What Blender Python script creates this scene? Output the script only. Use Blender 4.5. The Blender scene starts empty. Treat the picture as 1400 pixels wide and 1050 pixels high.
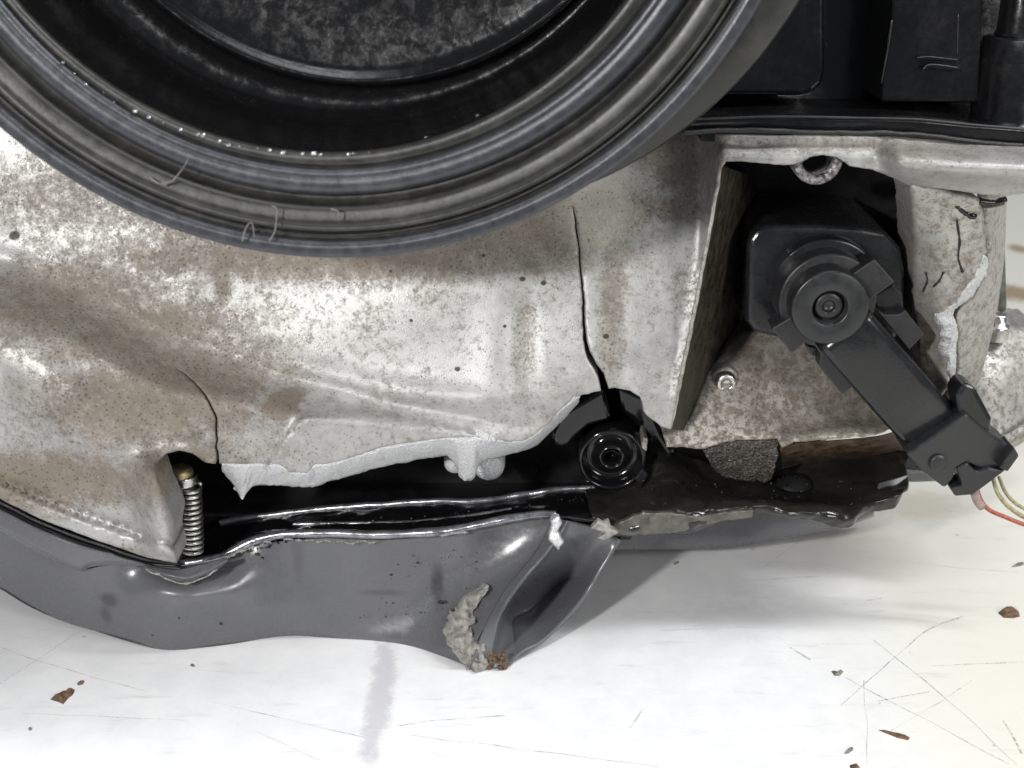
import bpy, bmesh, math, random
import numpy as np
from mathutils import Vector, noise as mnoise
from mathutils.geometry import delaunay_2d_cdt
random.seed(7)
rng = np.random.default_rng(7)
scene = bpy.context.scene
scene.unit_settings.scale_length = 0.01          # one unit is one centimetre
# ------------------------------------------------------------------ camera
FPX, PITCH = 1800.0, math.radians(22)
CAM = np.array([0.0, -21.70, 14.10])
cd = bpy.data.cameras.new('camera'); cam = bpy.data.objects.new('camera', cd)
scene.collection.objects.link(cam); scene.camera = cam
cam.location = CAM; cam.rotation_euler = (math.pi/2 - PITCH, 0, 0)
cd.sensor_width = 36; cd.lens = FPX/1400*36; cd.clip_start = 0.1; cd.clip_end = 1000
cd.dof.use_dof = True; cd.dof.focus_distance = 23.2; cd.dof.aperture_fstop = 0.30
# ------------------------------------------------------------------ light
world = bpy.data.worlds.new('World'); scene.world = world; world.use_nodes = True
bg = world.node_tree.nodes['Background']
bg.inputs[0].default_value = (0.80, 0.88, 1.0, 1); bg.inputs[1].default_value = 0.16
def area(name, loc, target, size, power, col, size_y=None):
    l = bpy.data.lights.new(name, 'AREA'); l.energy = power; l.color = col
    l.shape = 'RECTANGLE'; l.size = size; l.size_y = size_y or size
    o = bpy.data.objects.new(name, l); scene.collection.objects.link(o); o.location = loc
    o.rotation_euler = (Vector(target)-Vector(loc)).to_track_quat('-Z', 'Y').to_euler()
    return o
area('camera_flash', (-14, -27, 18), (0, 0, 5), 2.0, 7400, (1.0, 0.985, 0.96), 2.0)
area('bench_lamp', (34, -38, 26), (0, 0, 4), 14, 9000, (1.0, 0.99, 0.97), 14)
area('ceiling_lamp', (10, -22, 95), (0, 2, 3), 46, 18000, (0.95, 0.98, 1.0), 24)
area('side_lamp', (56, -8, 70), (0, 0, 8), 8, 46000, (0.97, 0.98, 1.0), 40)
vs = scene.view_settings
vs.view_transform = 'Standard'; vs.look = 'None'; vs.exposure = 0.18; vs.gamma = 1.0; vs.use_curve_mapping = False
# ------------------------------------------------------------------ layout helpers
SP, CP = math.sin(PITCH), math.cos(PITCH)
def W(x, y, Y):
    """photo position and depth behind the cover's plane -> place in the scene (arrays or numbers)"""
    u = (np.asarray(x, float)-700)/FPX; v = -(np.asarray(y, float)-525)/FPX
    dx, dy, dz = u, CP+SP*v, -SP+CP*v
    t = (np.asarray(Y, float)-CAM[1])/dy
    return np.stack(np.broadcast_arrays(CAM[0]+dx*t, CAM[1]+dy*t, CAM[2]+dz*t), -1)
def WT(x, y, Z=0.0):
    u = (np.asarray(x, float)-700)/FPX; v = -(np.asarray(y, float)-525)/FPX
    dx, dy, dz = u, CP+SP*v, -SP+CP*v
    t = (Z-CAM[2])/dz
    return np.stack(np.broadcast_arrays(CAM[0]+dx*t, CAM[1]+dy*t, CAM[2]+dz*t), -1)
def sm(a, b, x):
    t = np.clip((np.asarray(x, float)-a)/(b-a), 0, 1); return t*t*(3-2*t)
def catmull(P, n, closed=False):
    """resample a polyline to n points by arc length along a Catmull-Rom curve"""
    P = np.asarray(P, float)
    if closed: Q = np.vstack([P[-1], P, P[0], P[1]])
    else: Q = np.vstack([2*P[0]-P[1], P, 2*P[-1]-P[-2]])
    out = []
    for i in range(1, len(Q)-2):
        t = np.linspace(0, 1, 12, endpoint=False)[:, None]
        a, b, c, d = Q[i-1], Q[i], Q[i+1], Q[i+2]
        m1, m2 = (c-a)*0.42, (d-b)*0.42
        L = np.linalg.norm((c-b)[:2])+1e-9
        s1 = min(1, L/(np.linalg.norm(m1[:2])+1e-9)); s2 = min(1, L/(np.linalg.norm(m2[:2])+1e-9))
        m1 = m1*s1; m2 = m2*s2
        out.append((2*t**3-3*t**2+1)*b+(t**3-2*t**2+t)*m1+(-2*t**3+3*t**2)*c+(t**3-t**2)*m2)
    out.append(Q[-2][None]); C = np.vstack(out)
    s = np.r_[0, np.cumsum(np.linalg.norm(np.diff(C[:, :2], axis=0), axis=1)+1e-9)]
    u = np.linspace(0, s[-1], n, endpoint=not closed)
    return np.stack([np.interp(u, s, C[:, k]) for k in range(C.shape[1])], 1)
def tps(ctrl, lam=1e-3):
    c = np.asarray(ctrl, float); p = c[:, :2]/100; n = len(p)
    def U(d2): return 0.5*d2*np.log(d2+1e-9)
    d2 = ((p[:, None]-p[None])**2).sum(-1)
    A = np.zeros((n+3, n+3)); A[:n, :n] = U(d2)+lam*np.eye(n); A[:n, n] = 1; A[:n, n+1:] = p
    A[n:, :n] = A[:n, n:].T
    w = np.linalg.solve(A, np.r_[c[:, 2], 0, 0, 0])
    def f(x, y):
        q = np.stack([np.asarray(x, float), np.asarray(y, float)], -1)/100
        d2 = ((q[..., None, :]-p)**2).sum(-1)
        return U(d2)@w[:n]+w[n]+q@w[n+1:]
    return f
def vnoise(pts, scale, amp, seed=0):
    return np.array([mnoise.noise(Vector((p[0]*scale+seed, p[1]*scale, p[2]*scale))) for p in pts])*amp
# ------------------------------------------------------------------ object helpers
def tag(o, label=None, cat=None, group=None, kind=None):
    if label: o['label'] = label
    if cat: o['category'] = cat
    if group: o['group'] = group
    if kind: o['kind'] = kind
    return o
def empty(name, loc=(0, 0, 0), parent=None):
    o = bpy.data.objects.new(name, None); scene.collection.objects.link(o); o.location = loc
    if parent: o.parent = parent
    o.empty_display_size = 0.5
    return o
def mesh(name, V, F, mat, parent=None, smooth=True):
    me = bpy.data.meshes.new(name)
    me.from_pydata([tuple(map(float, v)) for v in V], [], [tuple(map(int, f)) for f in F]); me.update()
    if smooth: me.polygons.foreach_set('use_smooth', [True]*len(me.polygons))
    o = bpy.data.objects.new(name, me); scene.collection.objects.link(o)
    me.materials.append(mat)
    if parent:
        o.parent = parent
        if parent.location.length > 0: o.matrix_parent_inverse = parent.matrix_basis.inverted()
    return o
def bevel(o, w, seg=2, ang=35):
    b = o.modifiers.new('bevel', 'BEVEL'); b.width = w; b.segments = seg
    b.limit_method = 'ANGLE'; b.angle_limit = math.radians(ang); b.harden_normals = False
    return o
def pip(px, py, poly):
    poly = np.asarray(poly); n = len(poly); ins = np.zeros(len(px), bool)
    for i in range(n):
        x1, y1 = poly[i]; x2, y2 = poly[(i+1) % n]
        if y1 == y2: continue
        c = ((y1 > py) != (y2 > py)) & (px < (x2-x1)*(py-y1)/(y2-y1)+x1); ins ^= c
    return ins
def dist_poly(P, poly):
    A = np.asarray(poly); B = np.roll(A, -1, axis=0); D = np.full(len(P), 1e9)
    for a, b in zip(A, B):
        ab = b-a; L = (ab*ab).sum()+1e-12
        t = np.clip(((P-a)@ab)/L, 0, 1); D = np.minimum(D, np.hypot(*(P-a-t[:, None]*ab).T))
    return D
def resample(poly, step):
    out = []
    A = np.asarray(poly, float)
    for a, b in zip(A, np.roll(A, -1, axis=0)):
        n = max(1, int(np.linalg.norm(b-a)/step))
        out += [a+(b-a)*k/n for k in range(n)]
    return np.array(out)
def sheet(name, outline, yfun, mat, parent=None, step=6, thick=0.5, rough=0.0, rnd=3.0, rdepth=0.05, seed=1, bstep=4):
    """a casting: outline with real relief, rounded edge and thickness"""
    B = resample(outline, bstep)
    if rough:
        j = np.array([[mnoise.noise(Vector((p[0]*.13, p[1]*.13, seed))), mnoise.noise(Vector((p[0]*.13, p[1]*.13, seed+9)))] for p in B])
        B = B+j*rough
    n = len(B)
    x0, y0 = B.min(0); x1, y1 = B.max(0)
    gx, gy = np.meshgrid(np.arange(x0, x1, step), np.arange(y0, y1, step*0.9))
    gx[1::2] += step/2
    G = np.stack([gx.ravel(), gy.ravel()], 1); G += rng.uniform(-.18, .18, G.shape)*step
    G = G[pip(G[:, 0], G[:, 1], B)]; d = dist_poly(G, B); G = G[d > max(rnd*1.15, step*.45)]
    rings = []
    if rnd > 0:
        nx = np.roll(B, -1, axis=0)-np.roll(B, 1, axis=0); nx = np.stack([-nx[:, 1], nx[:, 0]], 1)
        nx /= np.linalg.norm(nx, axis=1)[:, None]+1e-9
        for fr in (0.3, 1.0):
            for sg in (1, -1):
                R = B+sg*nx*rnd*fr
                R = R[pip(R[:, 0], R[:, 1], B)]
                if len(R): rings.append(R[dist_poly(R, B) > rnd*fr*.93])
    P = np.vstack([B]+rings+[G])
    co = [Vector((float(p[0]), float(p[1]))) for p in P]
    vo, _, fo, ov, _, _ = delaunay_2d_cdt(co, [(i, (i+1) % n) for i in range(n)], [], 0, 0.01)
    Q = np.array([[v.x, v.y] for v in vo]); F = np.array([list(f) for f in fo if len(f) == 3])
    cen = Q[F].mean(1); F = F[pip(cen[:, 0], cen[:, 1], B)]
    D = dist_poly(Q, B)
    Yv = yfun(Q[:, 0], Q[:, 1])
    if rnd > 0:
        t = np.clip(1-D/rnd, 0, 1); Yv = Yv+rdepth*(1-np.sqrt(np.clip(1-t*t, 0, 1)))
    V = W(Q[:, 0], Q[:, 1], Yv)
    nrm = np.cross(V[F[:, 1]]-V[F[:, 0]], V[F[:, 2]]-V[F[:, 0]]).sum(0)
    if nrm[1] > 0: F = F[:, ::-1]
    m = len(V)
    fl = [tuple(f) for f in F]
    cnt = {}
    for f in fl:
        for k in range(3):
            e = (f[k], f[(k+1) % 3]); cnt[e] = 1
    be = [e for e in cnt if (e[1], e[0]) not in cnt]
    bv = sorted({i for e in be for i in e}); mp = {v: m+i for i, v in enumerate(bv)}; mk = {v: m+len(bv)+i for i, v in enumerate(bv)}
    Vs = np.vstack([V, V[bv], V[bv]+np.array([0, thick, 0])])
    for a, b in be: fl.append((mp[b], mp[a], mk[a], mk[b]))
    return mesh(name, Vs, fl, mat, parent)
def strip(name, lines, mat, parent=None, n=90, sub=6, thick=0.0, world_pts=False, wob=0.0, wscale=1.2, seed=0, crease=(), fine=0.0):
    """a skin drawn through several lines of (x, y, depth)"""
    L = np.stack([catmull(l, n) for l in lines])               # k,n,3
    k = len(L); rows = []
    for i in range(k-1):
        a = L[i-1] if i > 0 and i not in crease else 2*L[i]-L[i+1]
        d = L[i+2] if i+2 < k and (i+1) not in crease else 2*L[i+1]-L[i]
        b, c = L[i], L[i+1]
        for t in np.linspace(0, 1, sub, endpoint=False):
            m1, m2 = (c-a)*.5, (d-b)*.5
            if i in crease or i == 0: m1 = c-b
            if i+1 in crease or i+2 >= k: m2 = c-b
            rows.append((2*t**3-3*t**2+1)*b+(t**3-2*t**2+t)*m1+(-2*t**3+3*t**2)*c+(t**3-t**2)*m2)
    rows.append(L[-1]); R = np.stack(rows); r = len(R)
    V = R.reshape(-1, 3) if world_pts else W(R[..., 0], R[..., 1], R[..., 2]).reshape(-1, 3)
    if wob: V = V+np.stack([vnoise(V, wscale, wob, seed+s) for s in (0, 40, 80)], 1)
    if fine: V = V+np.stack([vnoise(V, wscale*4.5, fine, seed+s) for s in (5, 45, 85)], 1)
    F = [(i*n+j, i*n+j+1, (i+1)*n+j+1, (i+1)*n+j) for i in range(r-1) for j in range(n-1)]
    Fa = np.array(F); nr = np.cross(V[Fa[:, 1]]-V[Fa[:, 0]], V[Fa[:, 3]]-V[Fa[:, 0]]).sum(0)
    if nr@(CAM-V.mean(0)) < 0: F = [f[::-1] for f in F]
    o = mesh(name, V, F, mat, parent)
    if thick:
        s = o.modifiers.new('solid', 'SOLIDIFY'); s.thickness = thick; s.offset = -1
    return o
def lathe(name, cen, prof, mat, parent=None, seg=96, axis='Y', a0=0, a1=2*math.pi):
    """turned shape; prof = (radius, along[, dx, dz])"""
    V = []; F = []; k = len(prof); full = abs(a1-a0-2*math.pi) < 1e-6
    m = seg if full else seg+1
    for i in range(m):
        a = a0+(a1-a0)*i/seg
        for p in prof:
            r, h = p[0], p[1]; ox, oz = (p[2], p[3]) if len(p) > 2 else (0, 0)
            c, s = math.cos(a)*r, math.sin(a)*r
            if axis == 'Y': V.append((cen[0]+ox+c, h, cen[2]+oz+s))
            else: V.append((cen[0]+c, cen[1]+s, h))
    for i in range(seg):
        j = (i+1) % m
        for q in range(k-1): F.append((i*k+q, i*k+q+1, j*k+q+1, j*k+q))
    return mesh(name, V, F, mat, parent)
def slab(name, outline, Yf, depth, mat, parent=None, bev=0.04, seg=2, tilt=None):
    """a flat-fronted block with this outline; tilt(x,y)->extra depth of the front"""
    P = np.asarray(outline, float); Y = np.array([Yf+(tilt(x, y) if tilt else 0) for x, y in P])
    V = W(P[:, 0], P[:, 1], Y); n = len(V); B = V+np.array([0, depth, 0])
    area2 = sum(V[i][0]*V[(i+1) % n][2]-V[(i+1) % n][0]*V[i][2] for i in range(n))
    idx = list(range(n)) if area2 > 0 else list(range(n))[::-1]
    F = [tuple(idx), tuple(i+n for i in idx[::-1])]
    for k in range(n):
        a, b = idx[k], idx[(k+1) % n]; F.append((b, a, a+n, b+n))
    o = mesh(name, np.vstack([V, B]), F, mat, parent, smooth=False)
    if bev: bevel(o, bev, seg)
    return o
def tube(name, pts, rad, mat, parent=None, seg=10, cap=True):
    """round bar through world points; rad number or list"""
    P = np.asarray(pts, float); n = len(P); R = np.broadcast_to(rad, n)
    T = np.gradient(P, axis=0); T /= np.linalg.norm(T, axis=1)[:, None]+1e-12
    up = np.array([0.13, 0.2, 1.0]); V = []; F = []
    nv = np.cross(T[0], up); nv /= np.linalg.norm(nv)
    for i in range(n):
        nv = nv-T[i]*(nv@T[i]); nv /= np.linalg.norm(nv)+1e-12; bn = np.cross(T[i], nv)
        for k in range(seg):
            a = 2*math.pi*k/seg; V.append(P[i]+R[i]*(math.cos(a)*nv+math.sin(a)*bn))
    for i in range(n-1):
        for k in range(seg):
            F.append((i*seg+k, i*seg+(k+1) % seg, (i+1)*seg+(k+1) % seg, (i+1)*seg+k))
    if cap: F += [tuple(range(seg))[::-1], tuple((n-1)*seg+k for k in range(seg))]
    return mesh(name, V, F, mat, parent)
def blobs(name, items, mat, parent=None, seed=0):
    """many small irregular crumbs (world centre, radius xyz) in one mesh"""
    V = []; F = []; r2 = random.Random(seed)
    base = bmesh.new(); bmesh.ops.create_icosphere(base, subdivisions=1, radius=1)
    bv = [v.co.copy() for v in base.verts]; bf = [[v.index for v in f.verts] for f in base.faces]; base.free()
    for c, r in items:
        o = len(V); k = r2.random()*50
        a = r2.random()*6.28; ca, sa = math.cos(a), math.sin(a)
        for v in bv:
            q = 1+0.55*mnoise.noise(v*1.4+Vector((k, k, 0)))
            x, y, z = v.x*r[0]*q, v.y*r[1]*q, v.z*r[2]*q
            if r[2] < r[0]*.6: x, y = x*ca-y*sa, x*sa+y*ca
            V.append((c[0]+x, c[1]+y, c[2]+z))
        F += [tuple(i+o for i in f) for f in bf]
    return mesh(name, V, F, mat, parent)
# ------------------------------------------------------------------ materials
class M:
    def __init__(s, name):
        s.m = bpy.data.materials.new(name); s.m.use_nodes = True; s.t = s.m.node_tree
        s.p = s.t.nodes['Principled BSDF']; s.co = s.t.nodes.new('ShaderNodeTexCoord').outputs['Object']
    def n(s, kind, **kw):
        o = s.t.nodes.new(kind)
        for k, v in kw.items(): setattr(o, k, v)
        return o
    def link(s, a, b): s.t.links.new(a, b)
    def val(s, sock, v):
        if hasattr(v, 'is_linked') or isinstance(v, bpy.types.NodeSocket): s.link(v, sock)
        else: sock.default_value = v
    def noise(s, scale, detail=4, rough=.55, stretch=None, dist=0.0, off=(0, 0, 0)):
        o = s.n('ShaderNodeTexNoise'); o.inputs['Scale'].default_value = scale; o.inputs['Detail'].default_value = detail
        o.inputs['Roughness'].default_value = rough; o.inputs['Distortion'].default_value = dist
        mp = s.n('ShaderNodeMapping'); mp.inputs['Scale'].default_value = stretch or (1, 1, 1); mp.inputs['Location'].default_value = off
        s.link(s.co, mp.inputs[0]); s.link(mp.outputs[0], o.inputs['Vector']); return o.outputs['Fac']
    def vor(s, scale, feature='F1', off=(0, 0, 0)):
        o = s.n('ShaderNodeTexVoronoi'); o.feature = feature; o.inputs['Scale'].default_value = scale
        mp = s.n('ShaderNodeMapping'); mp.inputs['Location'].default_value = off
        s.link(s.co, mp.inputs[0]); s.link(mp.outputs[0], o.inputs['Vector']); return o.outputs['Distance']
    def rng(s, v, a, b, c=0.0, d=1.0, smooth=True):
        o = s.n('ShaderNodeMapRange'); o.interpolation_type = 'SMOOTHSTEP' if smooth else 'LINEAR'
        s.link(v, o.inputs[0]); o.inputs[1].default_value = a; o.inputs[2].default_value = b
        o.inputs[3].default_value = c; o.inputs[4].default_value = d; return o.outputs[0]
    def math(s, op, a, b=0.0):
        o = s.n('ShaderNodeMath'); o.operation = op; s.val(o.inputs[0], a); s.val(o.inputs[1], b); return o.outputs[0]
    def mix(s, f, a, b):
        o = s.n('ShaderNodeMix'); o.data_type = 'RGBA'; s.val(o.inputs[0], f)
        for sock, v in ((o.inputs[6], a), (o.inputs[7], b)):
            if isinstance(v, bpy.types.NodeSocket): s.link(v, sock)
            else: sock.default_value = (*v, 1)
        return o.outputs[2]
    def spot(s, c, r, soft=.45, wob=.5, scale=2.2):
        """irregular stain, also painted shade: world centre, radii"""
        a = s.n('ShaderNodeVectorMath'); a.operation = 'SUBTRACT'; s.link(s.co, a.inputs[0]); a.inputs[1].default_value = tuple(map(float, c))
        b = s.n('ShaderNodeVectorMath'); b.operation = 'MULTIPLY'; s.link(a.outputs[0], b.inputs[0]); b.inputs[1].default_value = tuple(1/q if q else 0 for q in r)
        l = s.n('ShaderNodeVectorMath'); l.operation = 'LENGTH'; s.link(b.outputs[0], l.inputs[0])
        d = s.math('ADD', l.outputs['Value'], s.math('MULTIPLY', s.stain_noise(scale), wob*2))
        return s.rng(d, 1+soft, 1-soft)
    def stain_noise(s, scale):
        if not hasattr(s, '_sn'): s._sn = s.math('SUBTRACT', s.noise(scale, 6, .7), .5)
        return s._sn
    def bump(s, h, strength=.4, dist=.02, prev=None):
        o = s.n('ShaderNodeBump'); o.inputs['Strength'].default_value = strength; o.inputs['Distance'].default_value = dist
        s.link(h, o.inputs['Height'])
        if prev is not None: s.link(prev, o.inputs['Normal'])
        return o.outputs[0]
    def set(s, col=None, rough=None, metal=None, nrm=None, spec=None, coat=None, coat_r=None):
        p = s.p
        if col is not None:
            if isinstance(col, tuple): p.inputs['Base Color'].default_value = (*col, 1)
            else: s.link(col, p.inputs['Base Color'])
        for k, v in (('Roughness', rough), ('Metallic', metal), ('Normal', nrm), ('Specular IOR Level', spec), ('Coat Weight', coat), ('Coat Roughness', coat_r)):
            if v is not None: s.val(p.inputs[k], v)
        return s.m
def wc(x, y, Y=0.0): return W(x, y, Y)
PXC = 1/77.0                                     # about one photo pixel in centimetres at the cover

def mat_alu(name='cast_aluminium', stains=True, tint=(.42, .416, .405), dirt=1.0, dens0=0.0):
    m = M(name)
    big = m.noise(.7, 5, .6, off=(3, 0, 8)); mid = m.noise(2.8, 6, .7); fine = m.noise(20, 4, .7); pat = m.noise(6.5, 6, .75, off=(7, 1, 2))
    c = m.mix(m.rng(mid, .34, .68), tuple(t*.88 for t in tint), tuple(min(1, t*1.08) for t in tint))
    # grime lies in grains, denser in patches
    dens = m.math('MULTIPLY', m.rng(m.math('ADD', big, m.math('MULTIPLY', pat, .6)), .68, 1.06), .42*dirt)
    if dens0: dens = m.math('MAXIMUM', dens, m.math('MULTIPLY', m.rng(pat, .38, .62), dens0))
    browns = m.mix(m.rng(mid, .4, .62), (.075, .057, .042), (.17, .145, .11))
    if stains:
        L = [((230, 520), (2.2, 0, .8), .85), ((90, 410), (1.7, 0, .55), .75), ((60, 622), (2.4, 0, .55), .95), ((200, 450), (1.7, 0, .45), .8),  # grime under the crest here also paints the channel's shade
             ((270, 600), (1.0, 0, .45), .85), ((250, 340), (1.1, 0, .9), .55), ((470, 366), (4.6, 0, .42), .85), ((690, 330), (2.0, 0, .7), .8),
             ((840, 420), (.28, 0, 1.5), .6), ((940, 225), (.8, 0, .8), .8), ((292, 380), (.2, 0, .9), .8), ((640, 300), (6, 0, .3), .7), ((100, 290), (2.6, 0, .6), .5),
             ((90, 725), (2.6, 0, .28), .75), ((350, 590), (1.4, 0, .35), .35), ((1180, 200), (3.5, 0, .12), .5), ((715, 470), (.2, 0, 1.2), .4), ((880, 300), (.5, 0, .5), .5), ((330, 480), (1.0, 0, .3), .5)]  # thin spot on the middle valley paints the groove's shade
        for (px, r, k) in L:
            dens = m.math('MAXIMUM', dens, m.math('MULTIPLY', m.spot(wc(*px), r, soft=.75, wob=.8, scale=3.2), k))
    gr = m.math('ADD', m.math('MULTIPLY', fine, .42), m.math('MULTIPLY', pat, .58))
    th = m.math('ADD', gr, m.math('MULTIPLY', dens, .30))
    g = m.rng(th, .51, .79)
    c = m.mix(m.math('MULTIPLY', g, .88), c, browns)
    c = m.mix(m.math('MULTIPLY', dens, .62), c, (.215, .18, .14))
    if stains:
        c = m.mix(m.math('MULTIPLY', m.spot(wc(395, 537), (.30, 0, .20), soft=.25, wob=.9), .8), c, (.17, .135, .105))
        c = m.mix(m.math('MULTIPLY', m.spot(wc(822, 300), (.6, 0, .8), wob=.7), .45), c, (.66, .62, .52))
        for px, r in (((625, 508), .055), ((0, 338), .09), ((560, 447), .04), ((715, 395), .05), ((744, 400), .05), ((660, 365), .04), ((530, 385), .03), ((830, 467), .05), ((690, 455), .035)):
            c = m.mix(m.math('MULTIPLY', m.spot(wc(*px), (r, 0, r*.8), soft=.3, wob=.8), .95), c, (.03, .027, .024))
    v = m.vor(4.6); sp = m.rng(m.math('ADD', v, m.math('MULTIPLY', mid, .22)), .17, .14)
    v2 = m.vor(11.5, off=(5, 2, 1)); sp2 = m.rng(m.math('SUBTRACT', m.math('ADD', v2, m.math('MULTIPLY', big, .5)), m.math('MULTIPLY', dens, .2)), .38, .32)
    c = m.mix(m.math('MULTIPLY', sp, .85), c, (.04, .036, .03)); c = m.mix(m.math('MULTIPLY', sp2, .6), c, (.07, .06, .05))
    grain = m.noise(45, 3, .6)
    b = m.bump(m.math('SUBTRACT', m.math('MULTIPLY', grain, .7), m.math('MULTIPLY', g, .5)), .32, .025)
    b = m.bump(m.math('SUBTRACT', m.math('MULTIPLY', mid, .5), m.math('MULTIPLY', sp, .8)), .3, .03, b)
    r = m.math('ADD', m.rng(mid, .3, .7, .36, .50), m.math('MULTIPLY', g, .25))
    return m.set(c, r, m.math('SUBTRACT', .50, m.math('MULTIPLY', g, .45)), b)
def mat_fracture(name, col=(.52, .52, .52), dark=(.36, .36, .36), metal=.3, rough=.55, sc=30, strength=.8, spec=.5):
    m = M(name); g = m.noise(sc, 4, .7); v = m.vor(sc*1.1)
    c = m.mix(m.rng(g, .35, .65), dark, col)
    return m.set(c, rough, metal, m.bump(m.math('ADD', g, v), strength, .04), spec)
def mat_paint(name, col=(.010, .0105, .012), rough=.22, dust=.25, scr=.3, dustcol=(.10, .10, .105), spots=()):
    m = M(name); big = m.noise(.9, 5, .6); f = m.noise(9, 5, .7); g = m.noise(38, 3, .6)
    c = m.mix(m.rng(m.math('ADD', big, m.math('MULTIPLY', f, .35)), .55, .9, 0, dust), col, dustcol)
    for px, rr, k in spots: c = m.mix(m.math('MULTIPLY', m.spot(W(*px, -.3), rr, soft=.6, wob=.6), k), c, (.018, .015, .014))
    r = m.math('ADD', m.rng(f, .3, .75, rough*.75, rough*1.5), m.rng(big, .4, .7, 0, rough*.6))
    b = m.bump(g, .12*scr, .01); b = m.bump(big, .25, .05, b)
    return m.set(c, r, 0.0, b)
def mat_simple(name, col, rough=.4, metal=0.0, var=.3, sc=6, bump=.2, spec=None):
    m = M(name); f = m.noise(sc, 5, .65); g = m.noise(sc*6, 3, .6)
    c = m.mix(m.rng(f, .3, .7), tuple(x*(1-var) for x in col), tuple(min(1, x*(1+var*.6)) for x in col))
    return m.set(c, m.rng(f, .3, .7, rough*.8, min(1, rough*1.25)), metal, m.bump(g, bump, .02), spec)
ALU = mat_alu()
ALU2 = mat_alu('cast_aluminium_rough', stains=False, tint=(.42, .41, .385), dirt=1.2, dens0=.45)
FRAC = mat_fracture('fresh_fracture', (.66, .66, .66), (.52, .52, .53), .35, .5, 26, .55)
FRACD = mat_fracture('oily_fracture', (.16, .14, .12), (.035, .03, .026), .3, .16, 20, 1.0, .8)
PAN = mat_paint('black_pan_paint', (.105, .106, .112), .21, .22, .5, (.13, .13, .132), (((150, 820), (.16, 0, .14), .55), ((143, 845), (.12, 0, .2), .45), ((400, 775), (.1, 0, .5), .25), ((596, 815), (.12, 0, .35), .6), ((520, 830), (.4, 0, .06), .35), ((660, 745), (.3, 0, .5), .3)))
OIL = mat_paint('oil_wet_black', (.006, .006, .0065), .10, .12, .8, (.02, .019, .018))
CAVITY = mat_simple('black_cavity', (.006, .006, .006), .45, 0, .4, 3, .3)  # near-black colour stands in for the darkness inside the cavity
RUB = mat_simple('black_plastic', (.020, .0205, .022), .38, 0, .25, 4, .12)
RUBS = mat_simple('black_plastic_satin', (.012, .0125, .014), .24, 0, .25, 3, .10)
HOUS = mat_paint('housing_black', (.005, .005, .0055), .17, .30, .6, (.016, .015, .016))
BRASS = mat_simple('brass', (.42, .34, .20), .35, .85, .35, 8, .3)
STEEL = mat_simple('bright_steel', (.62, .61, .58), .22, .95, .3, 8, .25)
SEAL = mat_simple('grey_sealant', (.30, .29, .265), .6, 0, .45, 10, .6)
SILV = mat_simple('scraped_bare_metal', (.72, .72, .72), .3, .55, .3, 10, .6)
GASK = mat_simple('gasket_black', (.012, .012, .012), .35, 0, .4, 9, .5)
RED = mat_simple('red_wire', (.36, .09, .06), .45, 0, .4, 9, .2)
YEL = mat_simple('yellow_wire', (.34, .30, .17), .45, 0, .4, 9, .2)
DEB = mat_simple('brown_debris', (.17, .10, .055), .7, .1, .6, 9, .7)
DEBG = mat_simple('grey_debris', (.22, .20, .17), .6, .2, .6, 9, .7)
DIRT = mat_simple('black_dirt', (.012, .012, .012), .6, 0, .3, 9, .4)
FLUFF = mat_simple('dust_fluff', (.17, .155, .14), .8, 0, .3, 9, .2)
def mat_pulley(name, col, rough, metal=.4, worn=.3):
    m = M(name); big = m.noise(1.1, 6, .7); f = m.noise(6, 5, .7); g = m.noise(30, 4, .7)
    c = m.mix(m.rng(f, .35, .7), tuple(x*.75 for x in col), tuple(x*1.2 for x in col))
    c = m.mix(m.rng(big, .50, .72, 0, worn), c, (.15, .145, .135))
    b = m.bump(g, .12, .015); b = m.bump(f, .10, .03, b)
    return m.set(c, m.rng(f, .3, .7, rough*.85, rough*1.2), metal, b)
PUL = mat_pulley('worn_black_steel', (.050, .052, .060), .32, .25, .22)
PULR = mat_pulley('dull_pulley_rubber', (.024, .0235, .021), .34, 0.05, .2)
def mat_bowl():
    m = M('oily_pulley_bowl'); big = m.noise(1.2, 6, .72, dist=.8); f = m.noise(5, 6, .75, dist=.5); g = m.noise(28, 4, .7)
    c = m.mix(m.rng(m.math('ADD', big, m.math('MULTIPLY', f, .6)), .98, 1.14, 0, .5), (.005, .005, .0055), (.04, .043, .05))
    b = m.bump(f, .10, .04); b = m.bump(g, .05, .012, b)
    return m.set(c, m.rng(f, .35, .7, .12, .30), .0, b)
BOWL = mat_bowl()
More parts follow.
